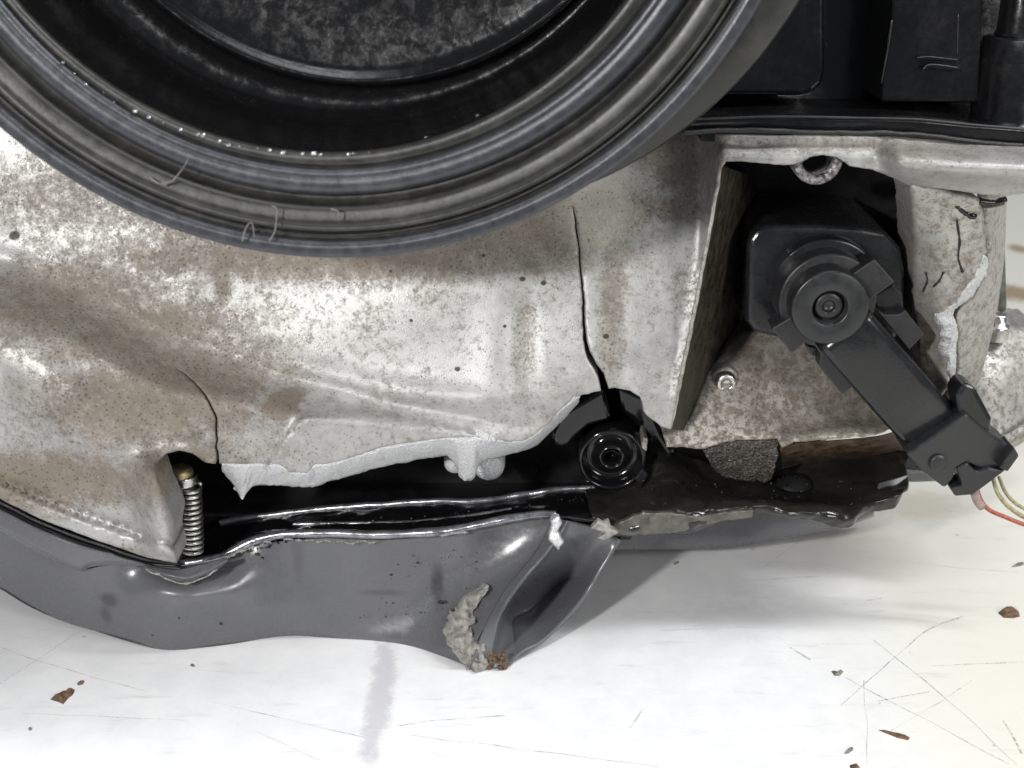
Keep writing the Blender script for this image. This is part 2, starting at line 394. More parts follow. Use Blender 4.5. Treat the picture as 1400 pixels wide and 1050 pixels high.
def mat_table():
    m = M('white_bench_top'); big = m.noise(.16, 5, .6); mid = m.noise(.9, 6, .7); f = m.noise(5, 5, .7)
    c = m.mix(m.rng(mid, .3, .75), (.82, .82, .82), (.72, .72, .73))
    # warmer, dirtier paint to the right
    sx = m.n('ShaderNodeSeparateXYZ'); m.link(m.co, sx.inputs[0])
    right = m.rng(m.math('ADD', sx.outputs[0], m.math('MULTIPLY', big, 5)), 7, 12)
    c = m.mix(m.math('MULTIPLY', right, .65), c, (.74, .71, .58))
    st = m.noise(1.4, 6, .75, stretch=(.35, 2.2, 1)); c = m.mix(m.rng(st, .54, .78, 0, .5), c, (.42, .40, .41))
    st2 = m.noise(2.6, 6, .75, stretch=(2.6, .25, 1), off=(4, 9, 0)); c = m.mix(m.rng(st2, .62, .82, 0, .45), c, (.38, .36, .40))
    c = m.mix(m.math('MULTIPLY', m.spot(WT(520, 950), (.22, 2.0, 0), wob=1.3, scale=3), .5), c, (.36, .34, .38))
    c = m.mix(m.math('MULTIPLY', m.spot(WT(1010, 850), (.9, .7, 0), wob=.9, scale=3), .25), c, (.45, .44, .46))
    c = m.mix(m.math('MULTIPLY', m.spot(WT(1000, 775), (2.0, 1.3, 0), wob=.8, scale=2), .22), c, (.50, .48, .49))  # soft grey shadow of the engine painted into the bench
    for p, r, k in (((1385, 400), (.7, .9, 0), .85), ((1392, 340), (.35, .6, 0), .8), ((1250, 690), (1.2, .7, 0), .25)):  # last spot paints the sensor's brown shadow, the others are stains
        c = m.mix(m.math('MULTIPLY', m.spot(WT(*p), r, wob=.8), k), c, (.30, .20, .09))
    v = m.vor(1.15, off=(2, 5, 0)); sp = m.rng(m.math('ADD', v, m.math('MULTIPLY', f, .12)), .125, .10); c = m.mix(m.math('MULTIPLY', sp, .5), c, (.25, .23, .22))
    b = m.bump(f, .15, .02)
    return m.set(c, m.rng(mid, .3, .7, .30, .5), 0, b)
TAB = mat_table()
SCR = mat_simple('bench_scratch', (.56, .54, .54), .6, 0, .5, 14, .3)
# ------------------------------------------------------------------ the bench
bm = bmesh.new(); bmesh.ops.create_cube(bm, size=1)
bmesh.ops.scale(bm, vec=(150, 100, 2), verts=bm.verts); bmesh.ops.translate(bm, vec=(10, 33, -1), verts=bm.verts)
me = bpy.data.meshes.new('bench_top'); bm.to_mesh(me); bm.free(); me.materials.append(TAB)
bench = bpy.data.objects.new('bench_top', me); scene.collection.objects.link(bench)
tag(bench, 'scratched white bench top under the broken engine', 'bench', kind='structure')
SV, SF = [], []
def scratch(pts, w=0.02):
    P = catmull([(a, b, 0) for a, b in pts], 24)
    Q = WT(P[:, 0], P[:, 1], 0.004)
    T = np.gradient(Q, axis=0); N = np.stack([-T[:, 1], T[:, 0], 0*T[:, 0]], 1); N /= np.linalg.norm(N, axis=1)[:, None]+1e-9
    o = len(SV)
    for i, (q, nn) in enumerate(zip(Q, N)):
        k = w*(.15+.85*abs(mnoise.noise(Vector((q[0]*1.9, q[1]*1.9, o)))*1.7))
        q = q+nn*mnoise.noise(Vector((q[0]*1.3, q[1]*1.3, 3)))*.04
        SV.extend([q+nn*k/2, q-nn*k/2])
    SF.extend([(o+2*i, o+2*i+1, o+2*i+3, o+2*i+2) for i in range(len(Q)-1)])
for s, w in (([(1315, 842), (1270, 860), (1220, 902), (1150, 965)], .05), ([(1195, 875), (1300, 960), (1390, 1045)], .022), ([(1156, 926), (1180, 939), (1260, 981), (1380, 1045)], .03),
             ([(1080, 885), (1108, 902)], .035), ([(1200, 958), (1270, 945)], .022), ([(1275, 910), (1400, 905)], .022), ([(1372, 985), (1398, 1030)], .06),
             ([(1185, 821), (1206, 818)], .035), ([(1010, 793), (1060, 792), (1120, 787)], .03), ([(1190, 763), (1300, 775), (1390, 782)], .02),
             ([(0, 935), (60, 895), (110, 862)], .022), ([(0, 885), (90, 915), (200, 945)], .022), ([(290, 960), (400, 985), (500, 1010)], .022),
             ([(545, 993), (590, 985), (690, 978)], .035), ([(560, 1005), (720, 1025), (900, 1048)], .03), ([(860, 995), (880, 968)], .035), ([(905, 862), (1000, 858)], .018),
             ([(1182, 930), (1186, 1045)], .014), ([(1220, 1000), (1330, 930)], .02), ([(30, 975), (260, 985)], .016), ([(350, 1000), (440, 1040)], .015), ([(1045, 775), (1100, 735)], .03)):
    scratch(s, w)
scr = mesh('scratch_marks', SV, SF, SCR, bench, smooth=False); tag(scr, kind='stuff')
# ------------------------------------------------------------------ the engine
engine = empty('engine', (0, 1, 0))
tag(engine, 'broken oily engine with cracked aluminium timing cover and dented black oil pan', 'engine')
# ---- dark block behind the cover
def boxm(name, lo, hi, mat, parent, bev=.05):
    x0, y0, z0 = lo; x1, y1, z1 = hi
    V = [(x, y, z) for x in (x0, x1) for y in (y0, y1) for z in (z0, z1)]
    F = [(0, 1, 3, 2), (4, 6, 7, 5), (0, 4, 5, 1), (2, 3, 7, 6), (0, 2, 6, 4), (1, 5, 7, 3)]
    o = mesh(name, V, F, mat, parent, smooth=False)
    if bev: bevel(o, bev)
    return o
block = boxm('engine_block', (-16, 4.6, .9), (6.9, 22, 20), CAVITY, engine)
def ragged0(n): return .5+.9*np.abs(np.array([mnoise.noise(Vector((i*.37, n*.7, 1.5))) for i in range(n)]))
# ---- timing cover
crest = np.array([(-120, 300), (-60, 318), (20, 338), (107, 372), (170, 405), (232, 440), (321, 470), (393, 500), (493, 525), (557, 539), (678, 560), (760, 572), (1500, 600)], float)
crest2 = np.array([(-120, 420), (-60, 436), (0, 452), (60, 490), (120, 548), (180, 590), (240, 625), (1500, 900)], float)
def cover_y(x, y):
    x = np.asarray(x, float); y = np.asarray(y, float)
    Y = .0036*np.clip(540-y, 0, 400)
    s = (y-np.interp(x, crest[:, 0], crest[:, 1]))*np.interp(x, [0, 100, 300, 450, 700], [.92, .88, .9, .97, .98])
    w = 1-sm(640, 750, x)
    wl = sm(-80, 260, x)
    Lc = np.interp(x, [-90, 0, 100, 300, 500, 700], [80, 84, 88, 78, 44, 26])
    Y += -w*np.interp(x, [-90, 100, 300, 500, 700], [.95, 1.05, .90, .50, .22])*sm(0, 1, np.clip((s-10)/Lc, 0, 1))
    Y += -w*.10*np.exp(-((s+2)/20)**2)*np.interp(x, [0, 300, 500, 700], [.7, .8, 1, 1])
    s2 = (y-np.interp(x, crest2[:, 0], crest2[:, 1]))*.82
    w2 = 1-sm(170, 300, x)
    Y += w2*(-.22*sm(-40, 20, s2)+.30*sm(26, 110, s2))
    fs = y-np.interp(x, [-90, 0, 60, 120, 180, 238], [622, 657, 683, 707, 727, 746])
    Y += (.16*np.exp(-(fs/3.6)**2)-.20*sm(0, 7, fs))*(x < 242)
    Y += .09*np.exp(-((x-716-(y-480)*.05)/15)**2)*sm(385, 440, y)*(1-sm(570, 600, y))
    Y += -.05*np.exp(-((x-675)/30)**2)*sm(360, 480, y)
    Y += .035*np.exp(-((x-292)/14)**2)*(1-sm(400, 440, y))
    Y += .03*np.exp(-((x-845)/16)**2)*sm(300, 360, y)
    # lower stepped flange edge
    step_line = np.interp(x, [330, 372, 400, 420, 500, 600, 690, 760], [680, 622, 580, 562, 562, 580, 604, 640])
    Y += -.16*sm(-2, 5, y-step_line)*(x > 330)*(x < 760)
    # boss round the spring
    bx = 206+(y-640)*.18
    Y += -.75*np.exp(-((x-bx)/25)**2)*sm(608, 665, y)*(1-.5*sm(740, 775, y))
    Y += -.25*np.exp(-((x-255)/34)**2-((y-612)/20)**2)
    # top flange with swollen right end
    fl = sm(955, 990, x)
    Y += fl*(-.0036*np.clip(540-y, 0, 400)+.15-.20*sm(196, 212, y)+.0*x)
    bl = sm(1195, 1235, x)*sm(0, 1, 1)
    yy = np.interp(x, [1200, 1240, 1300, 1400], [214, 222, 228, 232])
    Y += -bl*.75*np.exp(-((y-yy)/22)**2)
    # raised left edge of the pocket
    ex = np.interp(y, [212, 300, 400, 500, 590], [984, 973, 955, 935, 916])
    Y += -.06*np.exp(-((x-ex+2)/6)**2)*sm(205, 225, y)
    Y += .03*np.sin(x*.021+y*.013)*np.sin(y*.027-x*.006)
    return Y
out_cover = [(-90, 60), (900, 120), (932, 178), (982, 182), (1078, 184), (1186, 186), (1257, 189), (1328, 196), (1460, 204),
    (1460, 262), (1405, 264), (1375, 268), (1340, 266), (1311, 261), (1270, 256), (1239, 252), (1221, 243), (1193, 232), (1161, 227), (1152, 220), (1143, 215), (1125, 212), (1107, 215), (1097, 221), (1085, 225), (1071, 226),
    (1007, 220), (993, 221), (987, 230), (975, 290), (955, 400), (935, 500), (917, 587), (905, 584), (893, 575), (884, 568), (879, 561), (878, 551), (875, 543), (861, 534), (839, 530), (832, 531),
    (825, 510), (817, 500), (810, 488), (805, 476), (802, 463), (800, 446), (799, 430), (799.5, 415), (798, 400), (796, 380), (793.4, 360), (792.6, 340), (789, 318), (787, 300), (783, 282), (785.6, 300), (787.2, 318), (791, 340), (791.6, 360), (794, 380), (795.6, 400), (796.6, 415), (796, 430), (796.6, 446), (797.6, 465), (800, 478), (803, 490), (812, 504), (818, 515), (822, 534),
    (797, 540), (789, 543), (785, 541), (776, 552), (764, 562), (752, 578), (739, 588), (728, 597), (718, 602), (700, 604), (690, 603), (671, 600), (650, 597), (611, 598), (568, 604), (521, 612), (475, 627), (450, 634), (429, 635),
    (421, 646), (396, 646), (386, 637), (378, 634), (336, 634), (300, 634), (299, 622), (296.4, 612), (297.8, 600), (296, 586), (297, 571), (291, 558), (286, 548), (277, 534), (268, 524), (256, 513), (240, 503), (255, 514.2), (266.6, 525.4), (275.6, 535.6), (284.6, 549), (289.4, 559), (295, 572), (294, 586), (295.8, 600), (294.2, 612), (296, 622), (295, 634),
    (282, 633), (274, 628), (264, 620), (245, 616), (228, 620), (218, 630), (212, 640), (219, 662), (226, 680), (235, 698), (240, 714), (237, 728), (236, 742), (240, 757), (242, 770), (200, 762), (125, 736), (54, 709), (0, 682), (-90, 648)]
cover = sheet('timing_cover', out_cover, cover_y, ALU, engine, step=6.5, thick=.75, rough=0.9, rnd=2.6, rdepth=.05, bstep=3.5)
tag(cover, 'stained cast aluminium timing cover with two cracks and a broken lower edge')
# fracture band along the broken edge
top = [(297, 635), (336, 635), (378, 635), (388, 639), (396, 646), (421, 647), (429, 636), (450, 635), (475, 628), (521, 613), (568, 605), (611, 599), (650, 598), (671, 601), (690, 604), (718, 603), (739, 589), (764, 563), (789, 544)]
bot = [(303, 645), (318, 661), (325, 674), (332, 684), (340, 672), (345, 665), (357, 662), (403, 666), (428, 666), (453, 657), (464, 655), (503, 643), (550, 632), (593, 625), (611, 623), (618, 629), (625, 640), (628, 652), (636, 658), (643, 659), (650, 653), (653, 640), (660, 632), (671, 629), (700, 621), (725, 614), (736, 608), (750, 594), (771, 573), (792, 549)]
def resx(P, n):
    P = np.array(P, float); s = np.r_[0, np.cumsum(np.hypot(*np.diff(P, axis=0).T))]; u = np.linspace(0, s[-1], n)
    return np.stack([np.interp(u, s, P[:, 0]), np.interp(u, s, P[:, 1])], 1)
n = 150
xs = np.linspace(0, 1, n)
# pair by x so that teeth stay under the edge they hang from
tp = np.array(top, float); bt = resx(bot, n)
ty = np.interp(bt[:, 0], tp[:, 0], tp[:, 1])
la = [(x, y+.5, float(cover_y(x, y))+.03) for x, y in zip(bt[:, 0], ty)]
lb = [(x, .5*y+.5*y2, float(cover_y(x, y))+.22+.05*mnoise.noise(Vector((x*.09, y2*.1, 0)))) for (x, y2), y in zip(bt, ty)]
lc = [(x, y2, float(cover_y(x, y))+.55) for (x, y2), y in zip(bt, ty)]
fr = strip('fracture_edge', [la, lb, lc], FRAC, cover, n=220, sub=5, thick=.25, wob=.02, wscale=3, fine=.014)
tag(fr, 'fresh light grey broken edge of the cover above the hole')
# boss lobes behind the broken edge
for (cx, cy, rx, rz, Y) in ((622, 636, 17, 20, .95), (668, 640, 24, 17, .95)):
    c = wc(cx, cy, Y); me_v = []
    lathe('boss_stub', c, [(.01, Y-.02), (rx*PXC*.7, Y), (rx*PXC*.95, Y+.08), (rx*PXC, Y+.2), (rx*PXC, Y+2)], FRAC, cover, 28)
# ---- inside the hole: dark casting, tube with bolt
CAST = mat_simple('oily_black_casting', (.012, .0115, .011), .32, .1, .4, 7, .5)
c = wc(836, 624, 1.3)
s_ = (21.7+1.3)/FPX/CP
ring = lathe('tube_boss', c, [(.16, 2.2), (.16, 1.35), (.19, 1.22), (.24, 1.22), (.27, 1.35), (.50, 1.5), (.545, 1.3), (.56, 1.14), (.60, 1.1), (.645, 1.14), (.66, 1.35), (.70, 2.6)], OIL, engine, 64)
tag(ring, 'oil covered round tube boss inside the hole')
lathe('bolt_socket', wc(836, 626, 1.5), [(0, 1.62), (.11, 1.6), (.15, 1.48), (.17, 1.5)], OIL, ring, 24)
slab('inner_web', [(768, 562), (826, 528), (836, 575), (806, 583), (786, 600), (776, 614), (756, 612), (752, 596)], 1.0, 1.2, OIL, engine, .14, 4)
slab('inner_rib', [(838, 520), (884, 540), (905, 590), (925, 620), (905, 655), (878, 640), (882, 600), (862, 575), (846, 566)], 1.7, 1.0, OIL, engine, .14, 4)
slab('inner_lug', [(880, 598), (886, 600), (884, 618), (877, 612)], 1.0, .6, ALU2, engine, .02)
slab('inner_lug', [(868, 655), (878, 640), (886, 650), (876, 668)], .9, .5, RUBS, engine, .03)
back = boxm('cavity_wall', (-10.5, 3.0, 1.0), (2.6, 3.4, 7.5), CAVITY, engine)
boxm('cavity_floor', (-10.5, 1.6, 1.3), (2.4, 4.7, 1.9), CAVITY, engine)
# ---- spring and brass plug in the split boss
sp_top, sp_bot = wc(259, 662, -.12), wc(263, 752, -.05)
N = 13*20; pts = []
for i in range(N+1):
    t = i/N; a = 2*math.pi*13*t
    c0 = sp_top+(sp_bot-sp_top)*t
    pts.append(c0+np.array([math.cos(a)*.19, math.sin(a)*.19, 0]))
spring = tube('coil_spring', pts, .040, STEEL, engine, 8)
tag(spring, 'shiny steel coil spring exposed in the split boss')
tube('spring_pin', [sp_top+np.array([0, 0, .05]), sp_bot], .12, CAST, spring, 12)
p0 = wc(247, 648, -.10)
plug = lathe('brass_plug', p0, [(0, p0[2]+.14), (.15, p0[2]+.14), (.20, p0[2]+.11), (.23, p0[2]+.06), (.23, p0[2]+.0), (.23, p0[2]-.06)], BRASS, engine, 28, axis='Z')
lathe('plug_thread', p0+np.array([.05, 0, -.10]), [(.23, p0[2]-.02), (.25, p0[2]-.05), (.22, p0[2]-.08), (.25, p0[2]-.11), (.22, p0[2]-.14), (.24, p0[2]-.17), (.17, p0[2]-.24), (0, p0[2]-.24)], STEEL, plug, 28, axis='Z')
tag(plug, 'worn brass plug head above the spring')
strip('torn_boss', [[(213, 641, -.35), (220, 662, -.3), (227, 680, -.25), (236, 698, -.2), (241, 714, -.15), (238, 742, -.15), (243, 769, -.1)], [(226, 645, .1), (236, 664, .15), (243, 682, .2), (248, 700, .25), (250, 716, .3), (249, 742, .3), (252, 768, .3)], [(245, 650, .5), (252, 670, .55), (256, 690, .6), (258, 705, .6), (260, 720, .6), (262, 745, .6), (262, 768, .6)]], mat_fracture('stained_fracture', (.20, .15, .13), (.05, .035, .03), .2, .45, 14, 1.0), cover, n=60, sub=8, wob=.04, wscale=4, fine=.03)
# ---- pocket
lathe('threaded_ring', wc(1118, 219, .7), [(.26, 1.2), (.26, .7), (.30, .66), (.40, .66), (.43, .70), (.43, 1.2)], mat_fracture('ring_metal', (.42, .40, .41), (.05, .05, .05), .4, .4, 9, .6), engine, 40)
strip('pocket_wall', [[(987, 226, .05), (975, 290, .02), (955, 400, 0), (935, 500, 0), (917, 587, 0)], [(1012, 235, 1.6), (1002, 300, 1.6), (985, 400, 1.6), (965, 500, 1.4), (940, 590, .9)], [(1035, 240, 3.6), (1030, 300, 3.6), (1020, 400, 3.6), (1005, 480, 3.0), (960, 600, 2)]], mat_simple('dark_cast_wall', (.04, .033, .022), .55, .2, .6, 4, .5), cover, n=50)  # inner wall in a much darker brown than the casting
P_ = catmull([(1010, 217, -.02), (996, 217, -.02), (987, 224, -.02), (975, 290, -.02), (955, 400, -.02), (935, 500, -.02), (917, 586, -.02)], 90); Q_ = W(P_[:, 0], P_[:, 1], P_[:, 2])+np.array([0, .04, 0])
Q_ = Q_+np.stack([vnoise(Q_, 5, .015, s_) for s_ in (0, 9, 20)], 1); tube('machined_edge', Q_, .035, ALU2, cover, 8)
boxm('pocket_back', (2.6, 3.9, 3.4), (8.3, 4.4, 10.6), CAVITY, engine)
boxm('pocket_roof', (3.2, .5, 9.55), (8.6, 4.5, 9.75), CAVITY, engine, .02)
strip('pocket_side', [[(1246, 250, .5), (1249, 300, .8), (1250, 350, 1.1), (1250, 420, 1.3), (1256, 480, 1.5), (1268, 530, 1.5)], [(1246, 250, 2.4), (1248, 300, 2.4), (1249, 350, 2.4), (1250, 420, 2.4), (1256, 480, 2.4), (1268, 530, 2.4)], [(1240, 230, 4.6), (1240, 300, 4.6), (1240, 350, 4.6), (1240, 420, 4.6), (1240, 480, 4.6), (1240, 530, 4.6)]], CAST, cover, n=40, thick=.2)
# bracket plate with bolt, under the sensor
br_out = [(1014, 452), (1040, 446), (1080, 455), (1130, 470), (1200, 480), (1270, 500), (1330, 520), (1330, 560), (1260, 575), (1221, 584), (1203, 594), (1132, 601), (1086, 605), (1068, 612), (1062, 600), (1007, 602), (961, 614), (935, 612), (911, 610), (907, 594), (920, 588), (943, 571), (954, 539), (966, 512), (982, 489), (998, 468)]
br_y = tps([(1014, 452, 2.6), (1080, 455, 2.4), (1200, 480, 2.3), (1330, 520, 2.2), (982, 489, 1.9), (1060, 500, 1.75), (1140, 520, 1.7), (1260, 540, 1.7), (954, 539, 1.25), (1030, 550, 1.15), (1100, 560, 1.3), (1200, 570, 1.4), (943, 571, .85), (1000, 585, .75), (1060, 590, .8), (1132, 590, .95), (1203, 585, 1.1), (911, 605, .45), (961, 610, .55), (1330, 560, 1.6)])
def br_y2(x, y):
    e = np.interp(x, [1060, 1086, 1132, 1203, 1260, 1330], [592, 588, 582, 574, 560, 548])
    return br_y(x, y)-.22*sm(-3, 6, y-e)*(x > 1065)+.12*np.exp(-((x-1040-(545-y)*.1)/7)**2)*sm(470, 500, y)*(1-sm(560, 580, y))
ALUB = mat_alu('cast_aluminium_grimy', stains=False, tint=(.50, .47, .43), dirt=1.75, dens0=.95)
bracket = sheet('bracket_plate', br_out, br_y2, ALUB, engine, step=6, thick=.5, rough=2, rnd=5, rdepth=.09, seed=4)
tag(bracket, 'grimy aluminium ledge with bolt below the sensor')
p0 = wc(991, 519, 1.55)
bolt = lathe('ledge_bolt', p0, [(0, 1.42), (.09, 1.42), (.10, 1.34), (.15, 1.32), (.19, 1.36), (.21, 1.45), (.21, 1.9)], STEEL, bracket, 26)
lathe('bolt_washer', p0, [(.205, 1.50), (.25, 1.52), (.26, 1.58), (.26, 1.9)], ALU2, bracket, 26)
wf = strip('wet_fracture', [[(961, 615, .55), (985, 607, .6), (1007, 603, .66), (1035, 601, .72), (1064, 601, .78)], [(968, 628, .75), (990, 626, .8), (1012, 624, .85), (1040, 625, .9), (1062, 626, .95)], [(980, 648, 1.1), (1000, 654, 1.15), (1020, 656, 1.15), (1040, 658, 1.2), (1055, 656, 1.2)]], FRACD, bracket, n=70, sub=14, wob=.035, wscale=5, fine=.03)
tag(wf, 'wet dark broken stump at the foot of the ledge')
strip('ledge_underside', [[(1066, 612, .75), (1090, 606, .85), (1132, 602, .95), (1203, 595, 1.1), (1262, 576, 1.3)], [(1068, 622, 1.15), (1095, 616, 1.2), (1135, 612, 1.25), (1203, 605, 1.35), (1262, 588, 1.5)], [(1070, 640, 2.2), (1100, 635, 2.2), (1135, 632, 2.2), (1203, 622, 2.2), (1262, 605, 2.2)]], mat_simple('rusty_underside', (.10, .065, .04), .6, .2, .6, 5, .6), bracket, n=60)
# right column of the casting
col_out = [(1243, 250), (1270, 252), (1300, 262), (1338, 270), (1346, 300), (1349, 345), (1343, 360), (1330, 382), (1316, 402), (1303, 420), (1290, 430), (1293, 440), (1301, 446), (1299, 470), (1296, 493), (1298, 530), (1285, 545), (1262, 520), (1252, 470), (1246, 420), (1248, 350), (1247, 300)]
col_y = tps([(1243, 250, .25), (1338, 270, .2), (1255, 350, 1.0), (1300, 340, .55), (1346, 345, .6), (1250, 450, 1.5), (1275, 420, .9), (1296, 490, 1.0), (1280, 540, 1.3), (1290, 290, .4)])
col = sheet('casting_column', col_out, col_y, ALU2, engine, step=6, thick=1.0, rough=3, rnd=6, rdepth=.12, seed=8)
tag(col, 'chipped aluminium column at the right of the pocket')
strip('chipped_edge', [[(1347, 352, .62), (1333, 382, .62), (1316, 404, .65), (1292, 430, .75), (1302, 446, .8), (1299, 470, .9), (1297, 514, 1.1)], [(1354, 356, .8), (1340, 388, .8), (1325, 408, .8), (1303, 428, .9), (1310, 445, 1.0), (1307, 475, 1.1), (1306, 516, 1.3)]], FRAC, col, n=60, thick=.2, wob=.04, wscale=4, fine=.03)
strip('column_side', [[(1347, 262, .5), (1352, 300, .7), (1355, 350, .8), (1335, 400, .9), (1312, 435, 1.0), (1309, 500, 1.3), (1300, 545, 1.5)], [(1372, 266, 1.6), (1370, 320, 1.8), (1366, 370, 1.8), (1356, 430, 1.8), (1345, 480, 1.9), (1330, 530, 2.0), (1318, 560, 2)], [(1376, 280, 3.6), (1374, 330, 3.6), (1370, 380, 3.6), (1362, 430, 3.6), (1352, 480, 3.6), (1340, 530, 3.6), (1330, 560, 3.6)]], ALU2, col, n=50, thick=.15, wob=.05)
for pts_, r_ in (([(1300, 268), (1312, 283), (1322, 290), (1330, 296)], .05), ([(1296, 262), (1320, 276), (1350, 280), (1372, 276)], .06)):
    P_ = np.array([wc(x, y, .45) for x, y in pts_]); tube('gasket_scrap', catmull(P_, 14), r_, OIL, col, 8)
for pts_, r_ in (([(1286, 262), (1300, 272), (1312, 284), (1322, 292), (1334, 296)], .085), ([(1310, 268), (1335, 275), (1360, 277), (1376, 272)], .075)):  # black tubes stand in for the dark gap below the flange
    P_ = np.array([wc(x, y, .38) for x, y in pts_]); tube('gap_band', catmull(P_, 20), r_*ragged0(20), OIL, col, 8)
for pts_ in ([(1276, 392), (1284, 384), (1290, 372)], [(1262, 398), (1268, 384), (1266, 372)], [(1308, 300), (1312, 330), (1310, 352), (1316, 372)]):  # thin dark tubes draw the crack lines of the column
    P_ = catmull(pts_, 16); Yc = col_y(P_[:, 0], P_[:, 1]); tube('crack_line', W(P_[:, 0], P_[:, 1], Yc), .028*ragged0(16), DIRT, col, 6)
# hind casting past the column
hind_out = [(1300, 470), (1340, 452), (1346, 440), (1358, 432), (1375, 433), (1382, 446), (1420, 448), (1420, 590), (1398, 600), (1370, 614), (1340, 610), (1300, 560)]
hind = sheet('rear_lug', hind_out, tps([(1300, 470, 2.8), (1420, 450, 3.6), (1300, 560, 2.2), (1400, 600, 2.0), (1360, 520, 2.3), (1420, 540, 2.6)]), ALU2, engine, step=7, thick=1.2, rough=2, rnd=7, rdepth=.2, seed=12)
tag(hind, 'dirty aluminium lug behind the connector')
strip('lug_rim', [[(1330, 600, 1.95), (1370, 596, 1.8), (1400, 580, 1.9), (1425, 560, 2.1)], [(1330, 614, 1.9), (1370, 611, 1.75), (1400, 596, 1.85), (1425, 576, 2.0)], [(1330, 622, 2.3), (1370, 618, 2.2), (1400, 604, 2.3), (1425, 584, 2.4)]], ALU2, hind, n=30, thick=.1, wob=.03)
p0 = wc(1364, 444, 2.9); lathe('lug_bolt', p0, [(0, p0[2]+.22), (.14, p0[2]+.22), (.17, p0[2]+.18), (.17, p0[2]), (.24, p0[2]-.01), (.25, p0[2]-.06), (.25, p0[2]-.3)], STEEL, hind, 6, axis='Z')
slab('rear_bracket', [(1352, 300), (1376, 296), (1380, 430), (1350, 434)], 4.2, 1.0, mat_simple('greenish_bracket', (.14, .145, .11), .5, .3, .4, 4, .3), engine, .15)
# ---- sensor
sensor = slab('sensor_body', [(1022, 330), (1034, 314), (1050, 309), (1120, 308), (1180, 312), (1212, 318), (1232, 340), (1238, 370), (1238, 440), (1225, 470), (1150, 478), (1060, 462), (1030, 455), (1020, 440)], 1.25, 2.6, RUBS, engine, .22, 5)
tag(sensor, 'black plastic position sensor with angled arm and connector in the pocket')
def disc(name, cx, cy, rp, Yf, dep, mat, parent, extra=None, seg=56, a0=0, a1=2*math.pi):
    c = wc(cx, cy, Yf); k = (21.7+Yf)/CP/FPX*1.0; r = rp*k
    prof = [(.0, Yf), (r-.05, Yf), (r-.015, Yf+.015), (r, Yf+.05), (r, Yf+dep)] if extra is None else [(a*k, b) for a, b in extra]
    return lathe(name, c, prof, mat, parent, seg, a0=a0, a1=a1)
disc('rear_collar', 1128, 400, 74, .95, .5, RUBS, sensor, a0=math.radians(35), a1=math.radians(135))
disc('hub_drum', 1132, 412, 66, .55, .9, RUB, sensor)
disc('hub_cap', 1137, 424, 52, 0, 0, RUB, sensor, extra=[(0, .28), (7, .28), (8.5, .24), (9.5, .20), (11, .20), (17, .20), (18.5, .22), (19, .42), (22.5, .42), (23.5, .12), (26, .10), (49, .10), (51.5, .12), (52.5, .17), (52.5, .8)])
slab('clip_tab', [(1055, 449), (1082, 433), (1108, 463), (1083, 484)], .35, .5, RUB, sensor, .03)
slab('clip_tab', [(1163, 376), (1196, 354), (1224, 386), (1191, 409)], .35, .5, RUB, sensor, .03)
slab('clip_hook', [(1189, 407), (1222, 388), (1234, 402), (1236, 424), (1214, 430), (1205, 428)], .75, .5, RUBS, sensor, .04)
slab('side_wing', [(1196, 420), (1208, 430), (1228, 430), (1238, 424), (1264, 457), (1243, 479)], .55, .35, RUB, sensor, .03)
slab('side_wing', [(1112, 470), (1130, 468), (1178, 520), (1152, 540), (1119, 500), (1122, 484)], .55, .35, RUB, sensor, .03)
slab('clip_hook', [(1100, 470), (1118, 476), (1120, 490), (1108, 486)], .8, .3, RUBS, sensor, .03)
# arm: a rounded bar running down to the connector, coming forward
ax0, ax1 = wc(1150, 446, .45), wc(1290, 606, .55)
def arm_mesh():
    A, B = np.array(ax0), np.array(ax1); T = (B-A); Ln = np.linalg.norm(T); T /= Ln
    S = np.cross(T, [0, 1, 0]); S /= np.linalg.norm(S); Nn = np.array([0, -1, 0])
    V, F = [], []; prof = []
    w, h, r = .56, .34, .17
    for cx, cz, a0 in ((w-r, h-r, 0), (-(w-r), h-r, 90), (-(w-r), -(h-r)-.35, 180), (w-r, -(h-r)-.35, 270)):
        for q in range(6):
            a = math.radians(a0+q*18); prof.append((cx+r*math.cos(a), cz+r*math.sin(a)))
    m = len(prof); steps = [(-.05, .96, -.02), (.1, 1, 0), (.5, 1, .0), (.9, 1, 0), (1.3, 1.0, 0), (1.6, 1, 0), (1.85, .97, -.02), (2.1, .90, -.06), (2.5, .86, -.1)]
    steps = [(a/2.5*Ln*1.02, b, c) for a, b, c in steps]
    for s, k, dz in steps:
        for px_, pz_ in prof: V.append(A+T*s+S*px_*k+Nn*(pz_*k+dz))
    for i in range(len(steps)-1):
        for j in range(m): F.append((i*m+j, i*m+(j+1) % m, (i+1)*m+(j+1) % m, (i+1)*m+j))
    F += [tuple(range(m)), tuple((len(steps)-1)*m+j for j in range(m))[::-1]]
    return V, F
V_, F_ = arm_mesh(); arm = mesh('sensor_arm', V_, F_, RUBS, sensor)
bm = bmesh.new(); bm.from_mesh(arm.data); bmesh.ops.recalc_face_normals(bm, faces=bm.faces); bm.to_mesh(arm.data); bm.free()
conn = slab('connector', [(1239, 621), (1310, 573), (1322, 566), (1352, 592), (1385, 612), (1362, 646), (1340, 640), (1322, 632), (1308, 640), (1303, 655), (1292, 668), (1262, 646)], -.05, .85, RUB, engine, .05, 2, tilt=lambda x, y: .0020*(x-1239)+.001*(y-600))
tag(conn, 'black wire connector plug at the end of the sensor arm')
slab('latch_roof', [(1306, 540), (1318, 524), (1334, 530), (1357, 573), (1355, 594), (1330, 588), (1312, 572)], .22, .6, RUBS, conn, .09, 3)
slab('latch_tongue', [(1308, 640), (1322, 633), (1336, 646), (1352, 640), (1376, 643), (1348, 664), (1330, 677), (1306, 679), (1300, 668), (1316, 664)], .12, .5, RUB, conn, .035)
